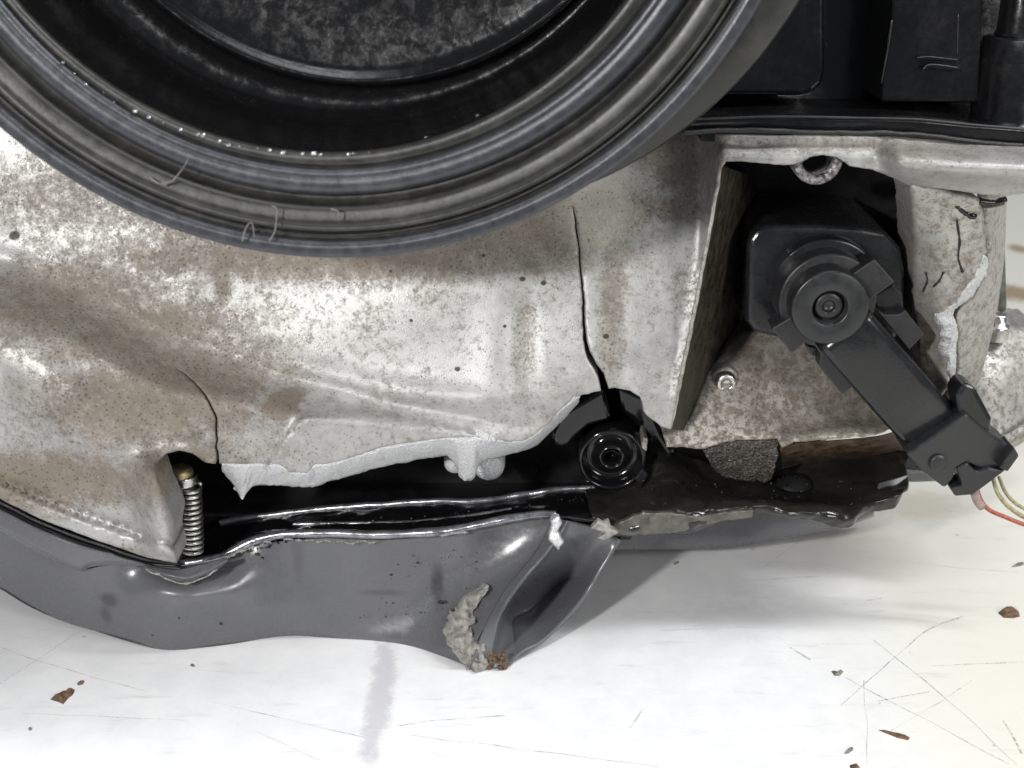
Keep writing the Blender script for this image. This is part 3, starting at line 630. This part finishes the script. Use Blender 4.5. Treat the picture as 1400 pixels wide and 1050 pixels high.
slab('latch_ear', [(1366, 640), (1387, 612), (1394, 624), (1378, 646)], .0, .6, RUB, conn, .04)
disc('moulded_dot', 1283, 634, 12, -.02, .05, RUB, conn)
for nm, mt, pts_, r_ in (('red_wire', RED, [(1336, 668, .5), (1341, 684, .5), (1352, 697, .5), (1372, 706, .4), (1400, 717, .3), (1440, 728, .2)], .042),
                     ('yellow_wire', YEL, [(1358, 655, .6), (1364, 674, .6), (1378, 692, .55), (1400, 707, .5), (1440, 722, .4)], .042),
                     ('yellow_wire', YEL, [(1366, 652, .9), (1374, 672, .9), (1388, 688, .9), (1410, 700, .9), (1440, 710, .9)], .036)):
    P_ = catmull(pts_, 26); w_ = tube(nm, W(P_[:, 0], P_[:, 1], P_[:, 2]), r_, mt, conn, 10)
P_ = catmull([(1331, 668, .5), (1336, 684, .49), (1343, 693, .49)], 8); tube('wire_sleeve', W(P_[:, 0], P_[:, 1], P_[:, 2]), .085, mat_simple('pale_sleeve', (.30, .22, .20), .5), conn, 10)
# ---- black housing above the flange
hs = strip('upper_housing', [[(880, 184, .16), (960, 181, .16), (1078, 184, .16), (1186, 186, .16), (1257, 189, .16), (1328, 196, .16), (1460, 206, .16)],
    [(880, 166, .12), (960, 165, .12), (1060, 161, .12), (1186, 163, .12), (1257, 165, .12), (1328, 172, .12), (1460, 182, .12)],
    [(880, 163, .20), (960, 162, .20), (1060, 158, .20), (1186, 160, .20), (1257, 162, .20), (1328, 169, .20), (1460, 178, .20)],
    [(880, 140, 2.0), (960, 138, 2.0), (1060, 135, 2.0), (1186, 136, 2.0), (1257, 138, 2.0), (1328, 142, 2.0), (1460, 150, 2.0)],
    [(880, 120, 2.2), (960, 118, 2.2), (1060, 115, 2.2), (1186, 116, 2.2), (1257, 118, 2.2), (1328, 122, 2.2), (1460, 130, 2.2)],
    [(880, -160, 2.6), (960, -160, 2.6), (1060, -160, 2.6), (1186, -160, 2.6), (1257, -160, 2.6), (1328, -160, 2.6), (1460, -160, 2.6)]], HOUS, engine, n=60, sub=5, crease=(1, 2, 3), wob=.02)
tag(hs, 'glossy black plastic housing bolted above the cover')
P_ = catmull([(930, 181, .08), (1000, 178, .08), (1100, 180, .08), (1186, 182, .08), (1257, 185, .08), (1328, 193, .08), (1440, 203, .08)], 60)
tube('gasket_bead', W(P_[:, 0], P_[:, 1], P_[:, 2])+np.stack([vnoise(W(P_[:, 0], P_[:, 1], P_[:, 2]), 3, .03, s) for s in (0, 9, 20)], 1), .045, GASK, hs, 8)
P_ = catmull([(930, 164, .12), (1060, 159.5, .12), (1186, 161.5, .12), (1257, 163.5, .12), (1328, 170.5, .12), (1440, 180, .12)], 60); tube('flange_highlight', W(P_[:, 0], P_[:, 1], P_[:, 2]), .022, RUB, hs, 8)  # lighter tube added as a highlight along the flange's top edge
slab('raised_panel', [(940, -80), (1128, -80), (1128, 96), (1124, 114), (1112, 126), (1094, 131), (940, 131)], 1.2, 1.3, HOUS, hs, .09, 4)
slab('raised_panel', [(1222, -80), (1345, -80), (1340, 140), (1205, 140), (1206, 112), (1219, 30)], .95, 1.4, HOUS, hs, .05, 3)
slab('slot_lip', [(1254, 80), (1258, 76), (1312, 80), (1312, 84), (1264, 82)], .85, .15, HOUS, hs, .012)
slab('slot_lip', [(1260, 95), (1268, 88), (1312, 92), (1312, 97), (1268, 94)], .82, .2, HOUS, hs, .015)
EDGE = mat_simple('edge_highlight', (.045, .043, .04), .3, .1, .3, 6, .1)  # lighter tubes paint thin highlights along the housing edges
for l_, r_ in (([(1219, 28, .94), (1213, 70, .94), (1205, 114, .94)], .022), ([(1062, 131, 1.2), (1086, 132, 1.2), (1108, 128, 1.2)], .018), ([(1254, 79, .84), (1270, 77.5, .84), (1310, 82, .84)], .012), ([(1262, 95, .80), (1268, 89, .80), (1280, 88.5, .80), (1310, 92.5, .80)], .016), ([(1130, 60, 2.1), (1129, 90, 2.1)], .012), ([(1310, 20, .94), (1309, 75, .94)], .012)):
    P_ = catmull(l_, 16); tube('highlight_line', W(P_[:, 0], P_[:, 1], P_[:, 2]), r_*np.linspace(1, .6, 16), EDGE, hs, 6)
p0 = wc(1376, 172, 1.1); zb = p0[2]; zt = wc(1376, 52, 1.1)[2]; k = .0133
post = lathe('bolt_post', p0, [(0, zt+.05), (.46, zt+.05), (.58, zt), (.60, zt-.3), (.63, zt-.33), (.63, zb+.16), (.68, zb+.12), (.74, zb+.05), (.74, zb-.1)], HOUS, hs, 48, axis='Z')
lathe('post_bolt', p0, [(0, zt+.9), (.28, zt+.9), (.36, zt+.84), (.38, zt+.78), (.38, zt+.12), (.42, zt+.06)], HOUS, post, 12, axis='Z')
# ---- crank pulley
ax = (-2.502, 0, 15.237)
def off(r):      # inner ring and rear flange centres below were shifted to fit image pixels
    return (0, 0)
pulley = empty('crank_pulley', (ax[0], -2.5, ax[2]), engine)
pulley.matrix_parent_inverse = engine.matrix_basis.inverted()
pulley.location = (ax[0], -2.5, ax[2])
tag(pulley, 'large grooved black crank pulley filling the top of the picture')
bpy.context.view_layer.update()
def pl(name, prof, mat, seg=256, cen=None, **kw):
    o = lathe(name, cen or ax, prof, mat, None, seg, **kw); o.parent = pulley
    o.matrix_parent_inverse = pulley.matrix_world.inverted(); return o
pl('outer_flange', [(6.2, -1.6), (6.46, -1.7), (6.54, -2.2), (6.56, -3.2), (6.555, -3.44), (6.535, -3.49), (6.49, -3.51), (6.40, -3.51), (6.345, -3.50), (6.335, -3.47), (6.325, -3.50), (6.31, -3.49), (6.295, -3.40)], PUL)
pl('groove_rib', [(6.30, -3.40), (6.275, -3.36), (6.25, -3.36), (6.24, -3.43), (6.225, -3.45), (6.21, -3.43), (6.20, -3.37), (6.175, -3.37)], PULR)
pl('middle_flange', [(6.18, -3.37), (6.165, -3.46), (6.145, -3.50), (6.10, -3.515), (6.085, -3.495), (6.07, -3.51), (5.98, -3.50), (5.88, -3.47), (5.815, -3.44), (5.795, -3.36), (5.775, -3.24), (5.70, -3.22)], PULR)
pl('bright_rim', [(5.72, -3.22), (5.665, -3.24), (5.65, -3.34), (5.625, -3.40), (5.57, -3.44), (5.50, -3.455), (5.41, -3.44), (5.395, -3.425), (5.38, -3.44), (5.31, -3.42), (5.285, -3.39), (5.272, -3.30)], PUL)
pl('inner_lip', [(5.275, -3.30), (5.255, -3.30), (5.24, -3.37, -.02, .01), (5.21, -3.39, -.04, .02), (5.14, -3.38, -.06, .03), (5.115, -3.36, -.07, .04), (5.10, -3.32, -.07, .04), (5.095, -3.28, -.07, .04)], PULR)
pl('pulley_bowl', [(5.10, -3.29, -.07, .04), (5.085, -3.1, -.06, .04), (5.07, -2.5), (5.05, -1.9), (5.02, -1.5), (4.95, -1.25), (4.85, -1.12, .05, 0), (4.72, -1.08, .1, .02), (4.60, -1.12, .2, .06), (4.54, -1.25, .27, .08), (4.50, -1.42, .27, .08), (4.46, -1.48, .27, .08), (4.40, -1.46, .27, .08), (4.34, -1.36, .27, .08), (4.2, -1.30, .2, .06), (3.2, -1.24), (2.0, -1.22), (0, -1.2)], BOWL)
pl('rear_flange', [(5.2, -1.2), (5.9, -1.3), (6.04, -1.5), (6.08, -1.8), (6.08, -2.1), (6.0, -2.25), (5.4, -2.3)], PULR, cen=(-1.20, 0, 15.04), a0=math.radians(-80), a1=math.radians(50))
# oil beads along the lip, coloured pale metal to paint their glints
it = []
for px_, py_ in [(8, 18), (24, 34), (39, 50), (60, 68), (82, 86), (100, 100), (118, 114), (137, 127), (160, 140), (188, 152), (205, 160), (228, 169), (248, 177), (271, 184), (275, 185), (300, 192), (315, 197), (328, 199), (352, 203), (365, 205), (388, 208), (412, 210), (423, 210), (443, 211), (470, 210), (484, 209), (505, 209), (587, 187), (655, 158)]:
    r = random.uniform(.006, .036); px_ += random.uniform(-6, 6); c = wc(px_, py_+random.uniform(-1, 1), -3.40); it.append((c, (r*1.6, r, r)))
bd = blobs('oil_beads', it, mat_simple('oil_glint', (.75, .75, .75), .12, .9, .2, 5, .0), None, 3); bd.parent = pulley; bd.matrix_parent_inverse = pulley.matrix_world.inverted(); tag(bd, kind='stuff')
for pts_ in ([(222, 253, -3.6), (236, 247, -3.6), (250, 230, -3.62), (257, 218, -3.62)], [(205, 243, -3.56), (218, 251, -3.6), (234, 248, -3.62)], [(331, 330, -3.62), (336, 312, -3.66), (344, 304, -3.68), (348, 325, -3.64)], [(368, 330, -3.62), (376, 315, -3.64), (378, 285, -3.64), (371, 281, -3.62)], [(452, 286, -3.6), (462, 289, -3.62), (465, 300, -3.6)]):
    P_ = catmull(pts_, 16); f_ = tube('lint_fibre', W(P_[:, 0], P_[:, 1], P_[:, 2]), np.linspace(.013, .007, 16), FLUFF, None, 6); f_.parent = pulley; f_.matrix_parent_inverse = pulley.matrix_world.inverted()
# ---- oil pan
pan = empty('oil_pan', (0, 1, 0), engine); pan.matrix_parent_inverse = engine.matrix_basis.inverted()
tag(pan, 'dented black sheet steel oil pan torn along its flange')
bpy.context.view_layer.update()
def pk(o, label=None, kind=None):
    o.parent = pan; o.matrix_parent_inverse = pan.matrix_world.inverted(); return tag(o, label, kind=kind)
def ragged(n, lo=.004, hi=.05, seed=0):
    a = np.array([abs(mnoise.noise(Vector((i*.55, seed, 0))))+.5*abs(mnoise.noise(Vector((i*1.9, seed, 5)))) for i in range(n)])
    return lo+(hi-lo)*np.clip(a*1.5-.12, 0, 1)
# gasket lines under the left cover edge
for dy, r_, mt in ((3, .035, GASK), (9, .03, OIL)):
    P_ = catmull([(-90, 650+dy, -.33), (0, 684+dy, -.36), (54, 711+dy, -.38), (125, 738+dy, -.42), (200, 763+dy*.8, -.42), (245, 770+dy*.5, -.2)], 50)
    Q_ = W(P_[:, 0], P_[:, 1], P_[:, 2]); Q_ = Q_+np.stack([vnoise(Q_, 2, .02, s) for s in (0, 7, 20)], 1)
    pk(tube('gasket_edge', Q_, r_, mt, None, 8))
# flange at the left
pk(strip('pan_flange', [[(-90, 655, .3), (0, 690, .3), (54, 716, .3), (125, 743, .3), (200, 767, .3), (246, 772, .4)],
    [(-90, 664, -.42), (0, 698, -.42), (54, 724, -.44), (107, 744, -.46), (154, 757, -.45), (200, 769, -.40), (246, 775, -.2)],
    [(-90, 692, -.48), (0, 722, -.48), (54, 752, -.5), (107, 776, -.5), (124, 770, -.46), (154, 767, -.44), (200, 771, -.40), (246, 776, -.2)],
    [(-90, 697, -.36), (0, 727, -.36), (54, 757, -.36), (107, 780, -.38), (125, 775, -.38), (154, 772, -.38), (200, 775, -.36), (246, 778, -.2)]], PAN, None, n=90, crease=(1, 2), wob=.015))
# central shelf of the flange, seen from above through the tear
pk(strip('torn_flange', [[(250, 742, 1.0), (290, 722, 1.3), (330, 710, 1.45), (428, 698, 1.5), (521, 691, 1.45), (600, 686, 1.4), (650, 687, 1.35), (700, 680, 1.4), (761, 671, 1.4), (815, 668, 1.35)],
    [(249, 750, .8), (292, 731, 1.05), (335, 716, 1.25), (428, 704, 1.3), (521, 698, 1.25), (600, 693, 1.2), (650, 692, 1.2), (700, 686, 1.2), (761, 678, 1.2), (815, 675, 1.15)],
    [(248, 760, .45), (297, 745, .65), (340, 730, .8), (428, 716, .75), (521, 713, .75), (600, 709, .7), (650, 703, .75), (700, 695, .8), (761, 690, .8), (815, 690, .75)],
    [(246, 770, .05), (303, 758, .15), (345, 738, .3), (386, 729, .3), (450, 727, .28), (521, 729, .25), (611, 724, .22), (682, 710, .25), (736, 702, .28), (815, 706, .3)],
    [(246, 774, .0), (304, 763, .08), (346, 742, .22), (386, 733, .22), (450, 731, .2), (521, 733, .17), (611, 728, .14), (682, 714, .17), (736, 706, .2), (815, 711, .22)],
    [(246, 777, .1), (305, 767, .16), (347, 746, .3), (386, 737, .3), (450, 736, .28), (521, 738, .25), (611, 733, .22), (682, 718, .25), (736, 709, .28), (815, 714, .3)]], OIL, None, n=150, sub=6, crease=(1,), thick=.08, wob=.02, wscale=2.5, fine=.010), 'oil wet torn flange shelf below the hole')
GLINT = mat_simple('lip_highlight', (.30, .30, .32), .20, .75, .5, 5, .25)  # pale metal colour paints the oily highlights along lip and shelf
LIP = [(246, 772, .02), (303, 760, .12), (345, 740, .26), (386, 731, .26), (450, 729, .24), (521, 731, .21), (611, 726, .18), (682, 712, .21), (736, 704, .24), (760, 704, .26)]
for l_, r_, w_ in ((LIP, .085, .007), ([(300, 716, 1.36), (330, 709, 1.45), (428, 697, 1.5), (521, 690, 1.45), (600, 685, 1.4), (650, 686, 1.35), (700, 679, 1.4), (761, 670, 1.4), (815, 667, 1.35)], .065, .010), ([(400, 717, .72), (470, 716, .72), (560, 714, .7), (640, 706, .72), (700, 697, .78)], .04, .014)):
    P_ = catmull(l_, 160); Q_ = W(P_[:, 0], P_[:, 1], P_[:, 2]); Q_ = Q_+np.stack([vnoise(Q_, 2.2, w_, s) for s in (0, 7, 20)], 1)
    pk(tube('rolled_lip', Q_, r_*1.0*(1+.22*vnoise(Q_, 3, 1, 3)), GLINT, None, 10))
# sealant lip under the shelf and the small flap
P_ = catmull([(386, 738, .12), (420, 740, .12), (470, 741, .1), (515, 740, .1)], 90); Q_ = W(P_[:, 0], P_[:, 1], P_[:, 2]); Q_ = Q_+np.stack([vnoise(Q_, 5, .05, s) for s in (0, 7, 20)], 1)
pk(tube('sealant_bead', Q_, ragged(90, .002, .045, 1), SEAL, None, 8))
P_ = catmull([(303, 762, .0), (320, 757, .02), (345, 746, .08), (372, 740, .12)], 60); Q_ = W(P_[:, 0], P_[:, 1], P_[:, 2]); Q_ = Q_+np.stack([vnoise(Q_, 5, .06, s) for s in (3, 17, 29)], 1)
pk(tube('sealant_bead', Q_, ragged(60, .004, .06, 2), SEAL, None, 8))
P_ = catmull([(600, 733, .05), (622, 729, .02), (640, 728, .05)], 30); pk(tube('sealant_bead', W(P_[:, 0], P_[:, 1], P_[:, 2]), ragged(30, .003, .06, 3), SEAL, None, 8))
pk(strip('bent_flap', [[(196, 772, -.5), (240, 778, -.52), (275, 771, -.5), (311, 762, -.35)], [(204, 779, -.62), (232, 787, -.72), (258, 790, -.72), (290, 778, -.6), (312, 766, -.42)], [(203, 782, -.5), (230, 792, -.6), (256, 797, -.6), (285, 788, -.5), (311, 770, -.3)]], PAN, None, n=50, thick=.06, wob=.02, crease=(1,)))
P_ = catmull([(200, 778, -.58), (229, 791, -.68), (255, 797, -.66), (284, 788, -.58), (296, 780, -.5)], 60); Q_ = W(P_[:, 0], P_[:, 1], P_[:, 2]); Q_ = Q_+np.stack([vnoise(Q_, 5, .05, s) for s in (3, 17, 29)], 1)
pk(tube('scraped_edge', Q_, ragged(60, .008, .04, 4), SEAL, None, 8))
pk(sheet('rust_patch', [(258, 788), (270, 781), (290, 773), (308, 765), (304, 772), (290, 782), (274, 790)], lambda x, y: -.70+.006*(np.asarray(x)-258), mat_simple('rust', (.06, .03, .018), .6, 0, .7, 12, .5), None, step=4, thick=.05, rough=2, rnd=2, rdepth=.03, seed=51))
# body: big dented front
Tl = [(-90, 694, .1), (0, 725, -.1), (54, 755, -.15), (107, 778, -.2), (154, 770, -.2), (200, 776, -.15), (254, 780, -.05), (311, 762, .25), (357, 744, .36), (450, 734, .36), (521, 734, .34), (611, 730, .3), (682, 716, .3), (757, 706, .3)]
Ml = [(-90, 716, .4), (0, 750, .12), (54, 782, -.02), (107, 808, -.18), (160, 812, -.33), (215, 812, -.62), (260, 815, -.62), (320, 805, -.2), (370, 795, .16), (450, 788, .30), (521, 787, .30), (600, 784, .24), (665, 774, .05), (738, 753, -.12)]
Nl = [(-90, 738, .8), (0, 778, .4), (54, 808, .2), (107, 832, -.05), (170, 846, -.35), (220, 852, -.52), (265, 852, -.50), (320, 843, -.25), (375, 836, .02), (450, 833, .18), (521, 836, .18), (585, 838, .02), (645, 830, -.38), (696, 810, -.75)]
Ol = [(-90, 750, 1.0), (0, 795, .6), (40, 818, .38), (90, 840, .14), (150, 860, -.15), (205, 875, -.38), (250, 878, -.40), (315, 870, -.22), (375, 860, .02), (440, 861, .08), (500, 870, .02), (560, 874, -.15), (605, 880, -.45), (655, 868, -.9)]
Bl = [(-90, 757, 1.1), (0, 805, .72), (36, 827, .5), (82, 848, .28), (125, 861, .08), (179, 878, -.18), (225, 889, -.32), (268, 886, -.30), (321, 880, -.12), (375, 870, .1), (404, 867, .16), (439, 870, .12), (496, 882, -.02), (557, 889, -.2), (604, 904, -.55), (643, 917, -.95)]
def flatten(l, dz, dY):
    P = catmull(l, 60); Q = W(P[:, 0], P[:, 1], P[:, 2]); return Q+np.array([0, dY, dz])
body = pk(strip('pan_front', [Tl, Ml, Nl, Ol, Bl], PAN, None, n=170, sub=10, wob=.07, wscale=.62, seed=3), 'smooth dented front of the oil pan')
Q0 = flatten(Bl, 0, 0); Q1 = flatten(Bl, -.02, .20); Q1[:, 2] = np.maximum(Q1[:, 2], .05); Q2 = flatten(Bl, -.05, 14); Q2[:, 2] = np.maximum(Q2[:, 2], .05)
pk(strip('pan_floor', [Q0, Q1, Q2], PAN, None, n=120, sub=3, world_pts=True, crease=(1,)))
# the folded corner
c0 = [(757, 706, .3), (733, 753, -.15), (690, 806, -.7), (660, 862, -.95), (640, 919, -1.0)]
c1 = [(776, 712, .15), (764, 734, -.05), (746, 757, -.4), (721, 784, -.7), (697, 816, -.95), (684, 838, -1.05), (678, 862, -1.08), (668, 916, -.98)]
c1b = [(786, 714, .3), (773, 738, .2), (756, 760, .2), (731, 788, .3), (705, 819, .45), (693, 841, .4), (686, 866, -.2), (680, 894, -.68), (676, 916.5, -.99)]
c2 = [(818, 724, .45), (796, 764, .7), (764, 804, 1.1), (734, 842, .7), (712, 870, -.08), (697, 893, -.66), (683, 916.5, -.99)]
c3 = [(850, 738, .45), (826, 771, .25), (801, 811, .05), (772, 846, -.2), (737, 878, -.5), (714, 890, -.7), (690, 916.5, -.98)]
pk(strip('folded_corner', [c0, c1, c1b, c2, c3], PAN, None, n=70, sub=9, crease=(1,), wob=.012, thick=.06), 'sharp folded corner of the oil pan')
q = flatten(c3, 0, 0); q2 = flatten(c3, 0, 3.0); q2[:, 0] -= .5; q2[:, 2] = np.maximum(q2[:, 2]-.3, .05)
pk(strip('fold_back', [q, q2], PAN, None, n=50, sub=3, world_pts=True))
# torn sealant patch on the corner
tb = []
pt_c = [(604, 868, .03), (612, 850, .05), (618, 838, .05), (630, 826, .05), (642, 818, .045), (655, 810, .035), (664, 806, .02), (616, 862, .06), (624, 872, .06), (636, 866, .05), (642, 852, .05), (630, 846, .05), (620, 880, .05), (636, 888, .05), (646, 880, .05), (652, 896, .05), (642, 904, .05), (654, 908, .05), (662, 912, .04), (634, 908, .04), (648, 916, .04), (628, 892, .04), (641, 836, .045), (648, 826, .04), (656, 888, .03)]
fy = tps([(x, y, Y-.02) for l in (Ml, Nl, Ol, Bl, c0, c1) for x, y, Y in l])
tp_out = [(606, 862), (612, 848), (614, 836), (626, 828), (634, 816), (650, 812), (662, 802), (668, 806), (656, 822), (646, 836), (650, 850), (640, 860), (648, 874), (654, 880), (664, 878), (662, 900), (668, 912), (660, 920), (640, 920), (632, 906), (620, 892), (612, 880)]
def patch_y(x, y):
    x = np.asarray(x); y = np.asarray(y)
    nz = np.array([mnoise.fractal(Vector((a*.085, b*.085, 2)), .8, 2.1, 5) for a, b in zip(x, y)])
    return fy(x, y)-.08-.15*nz
pk(sheet('torn_sealant', tp_out, patch_y, SEAL, None, step=3, thick=.15, rough=3.5, rnd=2, rdepth=.04, seed=21), 'flaky grey sealant torn open at the pan corner')
itd = [(wc(680+random.uniform(-12, 12), 903+random.uniform(-10, 11), -1.0+random.uniform(-.03, .05)), (random.uniform(.03, .06),)*3) for _ in range(26)]
pk(blobs('corner_crumbs', itd, DEB, None, 5), kind='stuff')
# bright scraped blob where the flange tore
pk(sheet('scraped_metal', [(754, 708), (764, 706), (768, 716), (762, 726), (766, 734), (770, 742), (764, 752), (757, 746), (750, 738), (752, 724)], lambda x, y: -.12-.06*np.array([mnoise.noise(Vector((a*.12, b*.12, 4))) for a, b in zip(x, y)])-.002*(np.asarray(y)-706), SILV, None, step=3, thick=.1, rough=1.5, rnd=3, rdepth=.06, seed=33), 'bright scraped metal where the flange tore')
WETP = mat_paint('oily_pan_paint', (.014, .0135, .012), .14, .35, 1.2, (.035, .032, .026))
# right hand crumpled flange
pk(strip('crumpled_flange', [[(800, 668, 1.42), (843, 658, 1.45), (872, 630, 1.7), (905, 612, 1.8), (960, 628, 2.0), (1060, 645, 2.1), (1130, 622, 2.2), (1250, 612, 2.5)],
    [(800, 676, 1.1), (843, 672, 1.1), (880, 652, 1.3), (920, 640, 1.4), (980, 652, 1.6), (1060, 662, 1.7), (1130, 645, 1.8), (1246, 632, 2.1)],
    [(802, 690, .7), (850, 690, .65), (900, 676, .75), (950, 668, .85), (1010, 676, .95), (1090, 682, 1.0), (1170, 668, 1.2), (1242, 650, 1.5)],
    [(806, 704, .32), (850, 706, .22), (905, 700, .15), (960, 692, .25), (1020, 688, .35), (1090, 694, .4), (1160, 690, .55), (1236, 664, 1.0)],
    [(812, 716, .2), (850, 722, .05), (905, 720, -.05), (960, 710, .05), (1028, 699, .2), (1085, 703, .2), (1150, 708, .3), (1190, 690, .6), (1233, 672, .9)],
    [(818, 724, .3), (853, 733, .2), (900, 731, .1), (936, 728, .1), (982, 714, .2), (1028, 708, .3), (1078, 712, .3), (1128, 719, .3), (1164, 716, .4), (1182, 704, .6), (1221, 688, .8), (1232, 676, 1.0)]], WETP, None, n=150, sub=8, thick=.07, wob=.12, wscale=1.3, fine=.025, seed=4), 'crumpled oily flange of the pan under the sensor')
# olive-grey sheet paints the highlight on the crumpled lip
pk(sheet('lip_sheen', [(826, 722), (850, 712), (880, 700), (915, 700), (950, 706), (990, 700), (1030, 697), (1028, 707), (985, 713), (936, 727), (900, 730), (856, 732), (838, 730)], lambda x, y: tps([(826, 722, .1), (880, 700, -.02), (950, 706, -.05), (1030, 697, .05), (1028, 707, .12), (936, 727, -.03), (856, 732, .05), (900, 716, -.13)])(x, y)-.05*np.array([mnoise.noise(Vector((a*.05, b*.05, 7))) for a, b in zip(x, y)]), mat_simple('olive_sheen', (.10, .095, .08), .34, .2, .5, 3, .4), None, step=5, thick=.06, rough=2, rnd=3, rdepth=.04, seed=41))
pk(sheet('torn_tip', [(808, 722), (818, 712), (826, 716), (832, 712), (836, 722), (846, 728), (834, 736), (824, 738), (816, 736), (826, 730), (820, 726)], lambda x, y: -.08+0*np.asarray(x), SEAL, None, step=3, thick=.12, rough=1.2, rnd=2, rdepth=.03, seed=44))
# wall of the pan set back below it
pk(strip('pan_side_wall', [[(842, 728, 1.6), (900, 726, 2.2), (985, 708, 2.3), (1043, 700, 2.3), (1096, 700, 2.3), (1150, 700, 2.4), (1195, 690, 2.5)], [(842, 752, 1.7), (900, 751, 2.4), (971, 750, 2.5), (1043, 740, 2.5), (1096, 731, 2.5), (1150, 720, 2.6), (1195, 702, 2.7)], [(842, 753, 3.5), (900, 752, 4.2), (971, 751, 4.5), (1043, 741, 4.5), (1096, 733, 4.5), (1150, 722, 4.5), (1195, 706, 4.5)]], PAN, None, n=60, sub=5, crease=(1,)))
# upturned end
pk(strip('flange_end', [[(1180, 702, .75), (1196, 680, .9), (1204, 660, 1.2)], [(1205, 694, .95), (1216, 676, 1.1), (1222, 655, 1.4)], [(1222, 688, 1.1), (1236, 668, 1.3), (1244, 648, 1.6)]], mat_simple('grey_plastic_end', (.14, .145, .15), .3, 0, .3, 4, .1), None, n=30, thick=.1))
lathe_o = lathe('oil_drop', wc(1086, 654, 1.5), [(0, wc(1086, 650, 1.5)[2]), (.2, wc(1086, 651, 1.5)[2]-.02), (.32, wc(1086, 654, 1.5)[2]-.06), (.36, wc(1086, 658, 1.5)[2]-.05)], RUBS, None, 30, axis='Z'); pk(lathe_o)
slab('rear_foot', [(1232, 640), (1300, 646), (1296, 660), (1240, 662)], 2.6, 1.5, PAN, engine, .1)
# specks of dirt on the pan
yf = tps([(x, y, Y) for l in (Tl, Ml, Nl, Ol) for x, y, Y in l][::2])
it = []
spots = [(352, 758, 5), (358, 763, 4), (485, 799, 4), (476, 832, 4), (285, 805, 3), (302, 853, 3), (209, 868, 3), (424, 748, 2.5), (519, 751, 3.5), (484, 798, 4), (535, 786, 3), (477, 832, 3.5), (571, 769, 3), (603, 823, 6), (619, 834, 4), (245, 845, 2)]
spots += [(random.uniform(380, 660), random.uniform(745, 850), random.uniform(.6, 1.8)) for _ in range(90)]
for x, y, r in spots:
    c = wc(x, y, float(yf(x, y))-.015); r = r*PXC*.9; it.append((c, (r, .02, r*.7)))
pk(blobs('dirt_specks', it, DIRT, None, 9), kind='stuff')
# oil glints and crumbs on the shelf and in the hole
it = []
for _ in range(150):
    x = random.uniform(300, 800); t = random.random(); y = np.interp(x, [300, 428, 600, 800], [752, 722, 716, 690])+random.uniform(-12, 12)
    it.append((wc(x, y, np.interp(y, [680, 740], [1.0, .35])-.03), (random.uniform(.01, .03),)*3))
pk(blobs('flange_crumbs', it, OIL, None, 11), kind='stuff')
it = [(wc(random.uniform(880, 1180), random.uniform(655, 700), random.uniform(.35, .9)), (random.uniform(.01, .035),)*3) for _ in range(60)]
pk(blobs('flange_crumbs', it, OIL, None, 12), kind='stuff')
# ------------------------------------------------------------------ loose bits on the bench
def debris(name, out, h, mat, label, group=None):
    P = np.array(out, float); P = P.mean(0)+(P-P.mean(0))*.8; Q = WT(P[:, 0], P[:, 1], 0.003); c = Q.mean(0); n = len(Q)
    h *= .6; V = [q for q in Q]; k = len(V)
    ring = [c+(q-c)*.62+np.array([0, 0, h*(.7+.6*random.random())]) for q in Q]
    V += ring+[c+np.array([0, 0, h])]
    F = [(i, (i+1) % n, k+(i+1) % n, k+i) for i in range(n)]+[(k+i, k+(i+1) % n, 2*k) for i in range(n)]
    a2 = sum(Q[i][0]*Q[(i+1) % n][1]-Q[(i+1) % n][0]*Q[i][1] for i in range(n))
    if a2 < 0: F = [f[::-1] for f in F]
    o = mesh(name, V, F, mat, None, smooth=False); tag(o, label, 'debris', group); return o
debris('brown_flake', [(64, 958), (76, 950), (84, 945), (96, 944), (100, 938), (106, 942), (102, 950), (94, 956), (86, 966), (78, 962)], .12, DEB, 'larger rusty brown flake on the white bench at lower left')
debris('brown_flake', [(104, 936), (110, 930), (117, 931), (114, 936), (108, 938)], .06, DEB, 'tiny brown crumb just above the larger rusty flake')
debris('brown_chip', [(1360, 838), (1370, 831), (1384, 830), (1396, 836), (1398, 844), (1386, 847), (1370, 846)], .14, DEB, 'rounded brown chip on the bench near the right edge')
debris('metal_curl', [(1134, 917), (1140, 920), (1146, 921), (1152, 915), (1155, 918), (1149, 925), (1140, 925)], .06, DEBG, 'small curled grey chip in the middle of the bright bench')
debris('wood_splinter', [(1194, 996), (1212, 1000), (1232, 1003), (1249, 1009), (1246, 1014), (1228, 1010), (1208, 1002)], .06, DEB, 'thin dark splinter lying lower right on the bench')
debris('dark_crumb', [(1152, 1032), (1158, 1024), (1167, 1020), (1168, 1025), (1160, 1031)], .05, DEBG, 'dark crumb left of the thin splinter')
debris('dark_crumb', [(38, 996), (42, 994), (45, 997), (41, 1000)], .04, DEBG, 'tiny dark crumb below the rusty flake')
debris('dark_crumb', [(920, 771), (928, 767), (930, 769), (922, 773)], .04, DEBG, 'tiny dark crumb in the shade right of the folded pan corner')
debris('dark_crumb', [(1160, 1046), (1172, 1043), (1178, 1050), (1162, 1054)], .05, DEB, 'brown crumb cut by the bottom edge of the picture')
debris('red_crumb', [(259, 909), (263, 907), (268, 911), (263, 912)], .03, DEB, 'tiny reddish crumb below the pan at left')
debris('dark_crumb', [(1380, 776), (1390, 770), (1402, 768), (1402, 772), (1388, 776)], .06, DEBG, 'dark sliver on the bench beside the wires')
scene.render.engine = 'CYCLES'
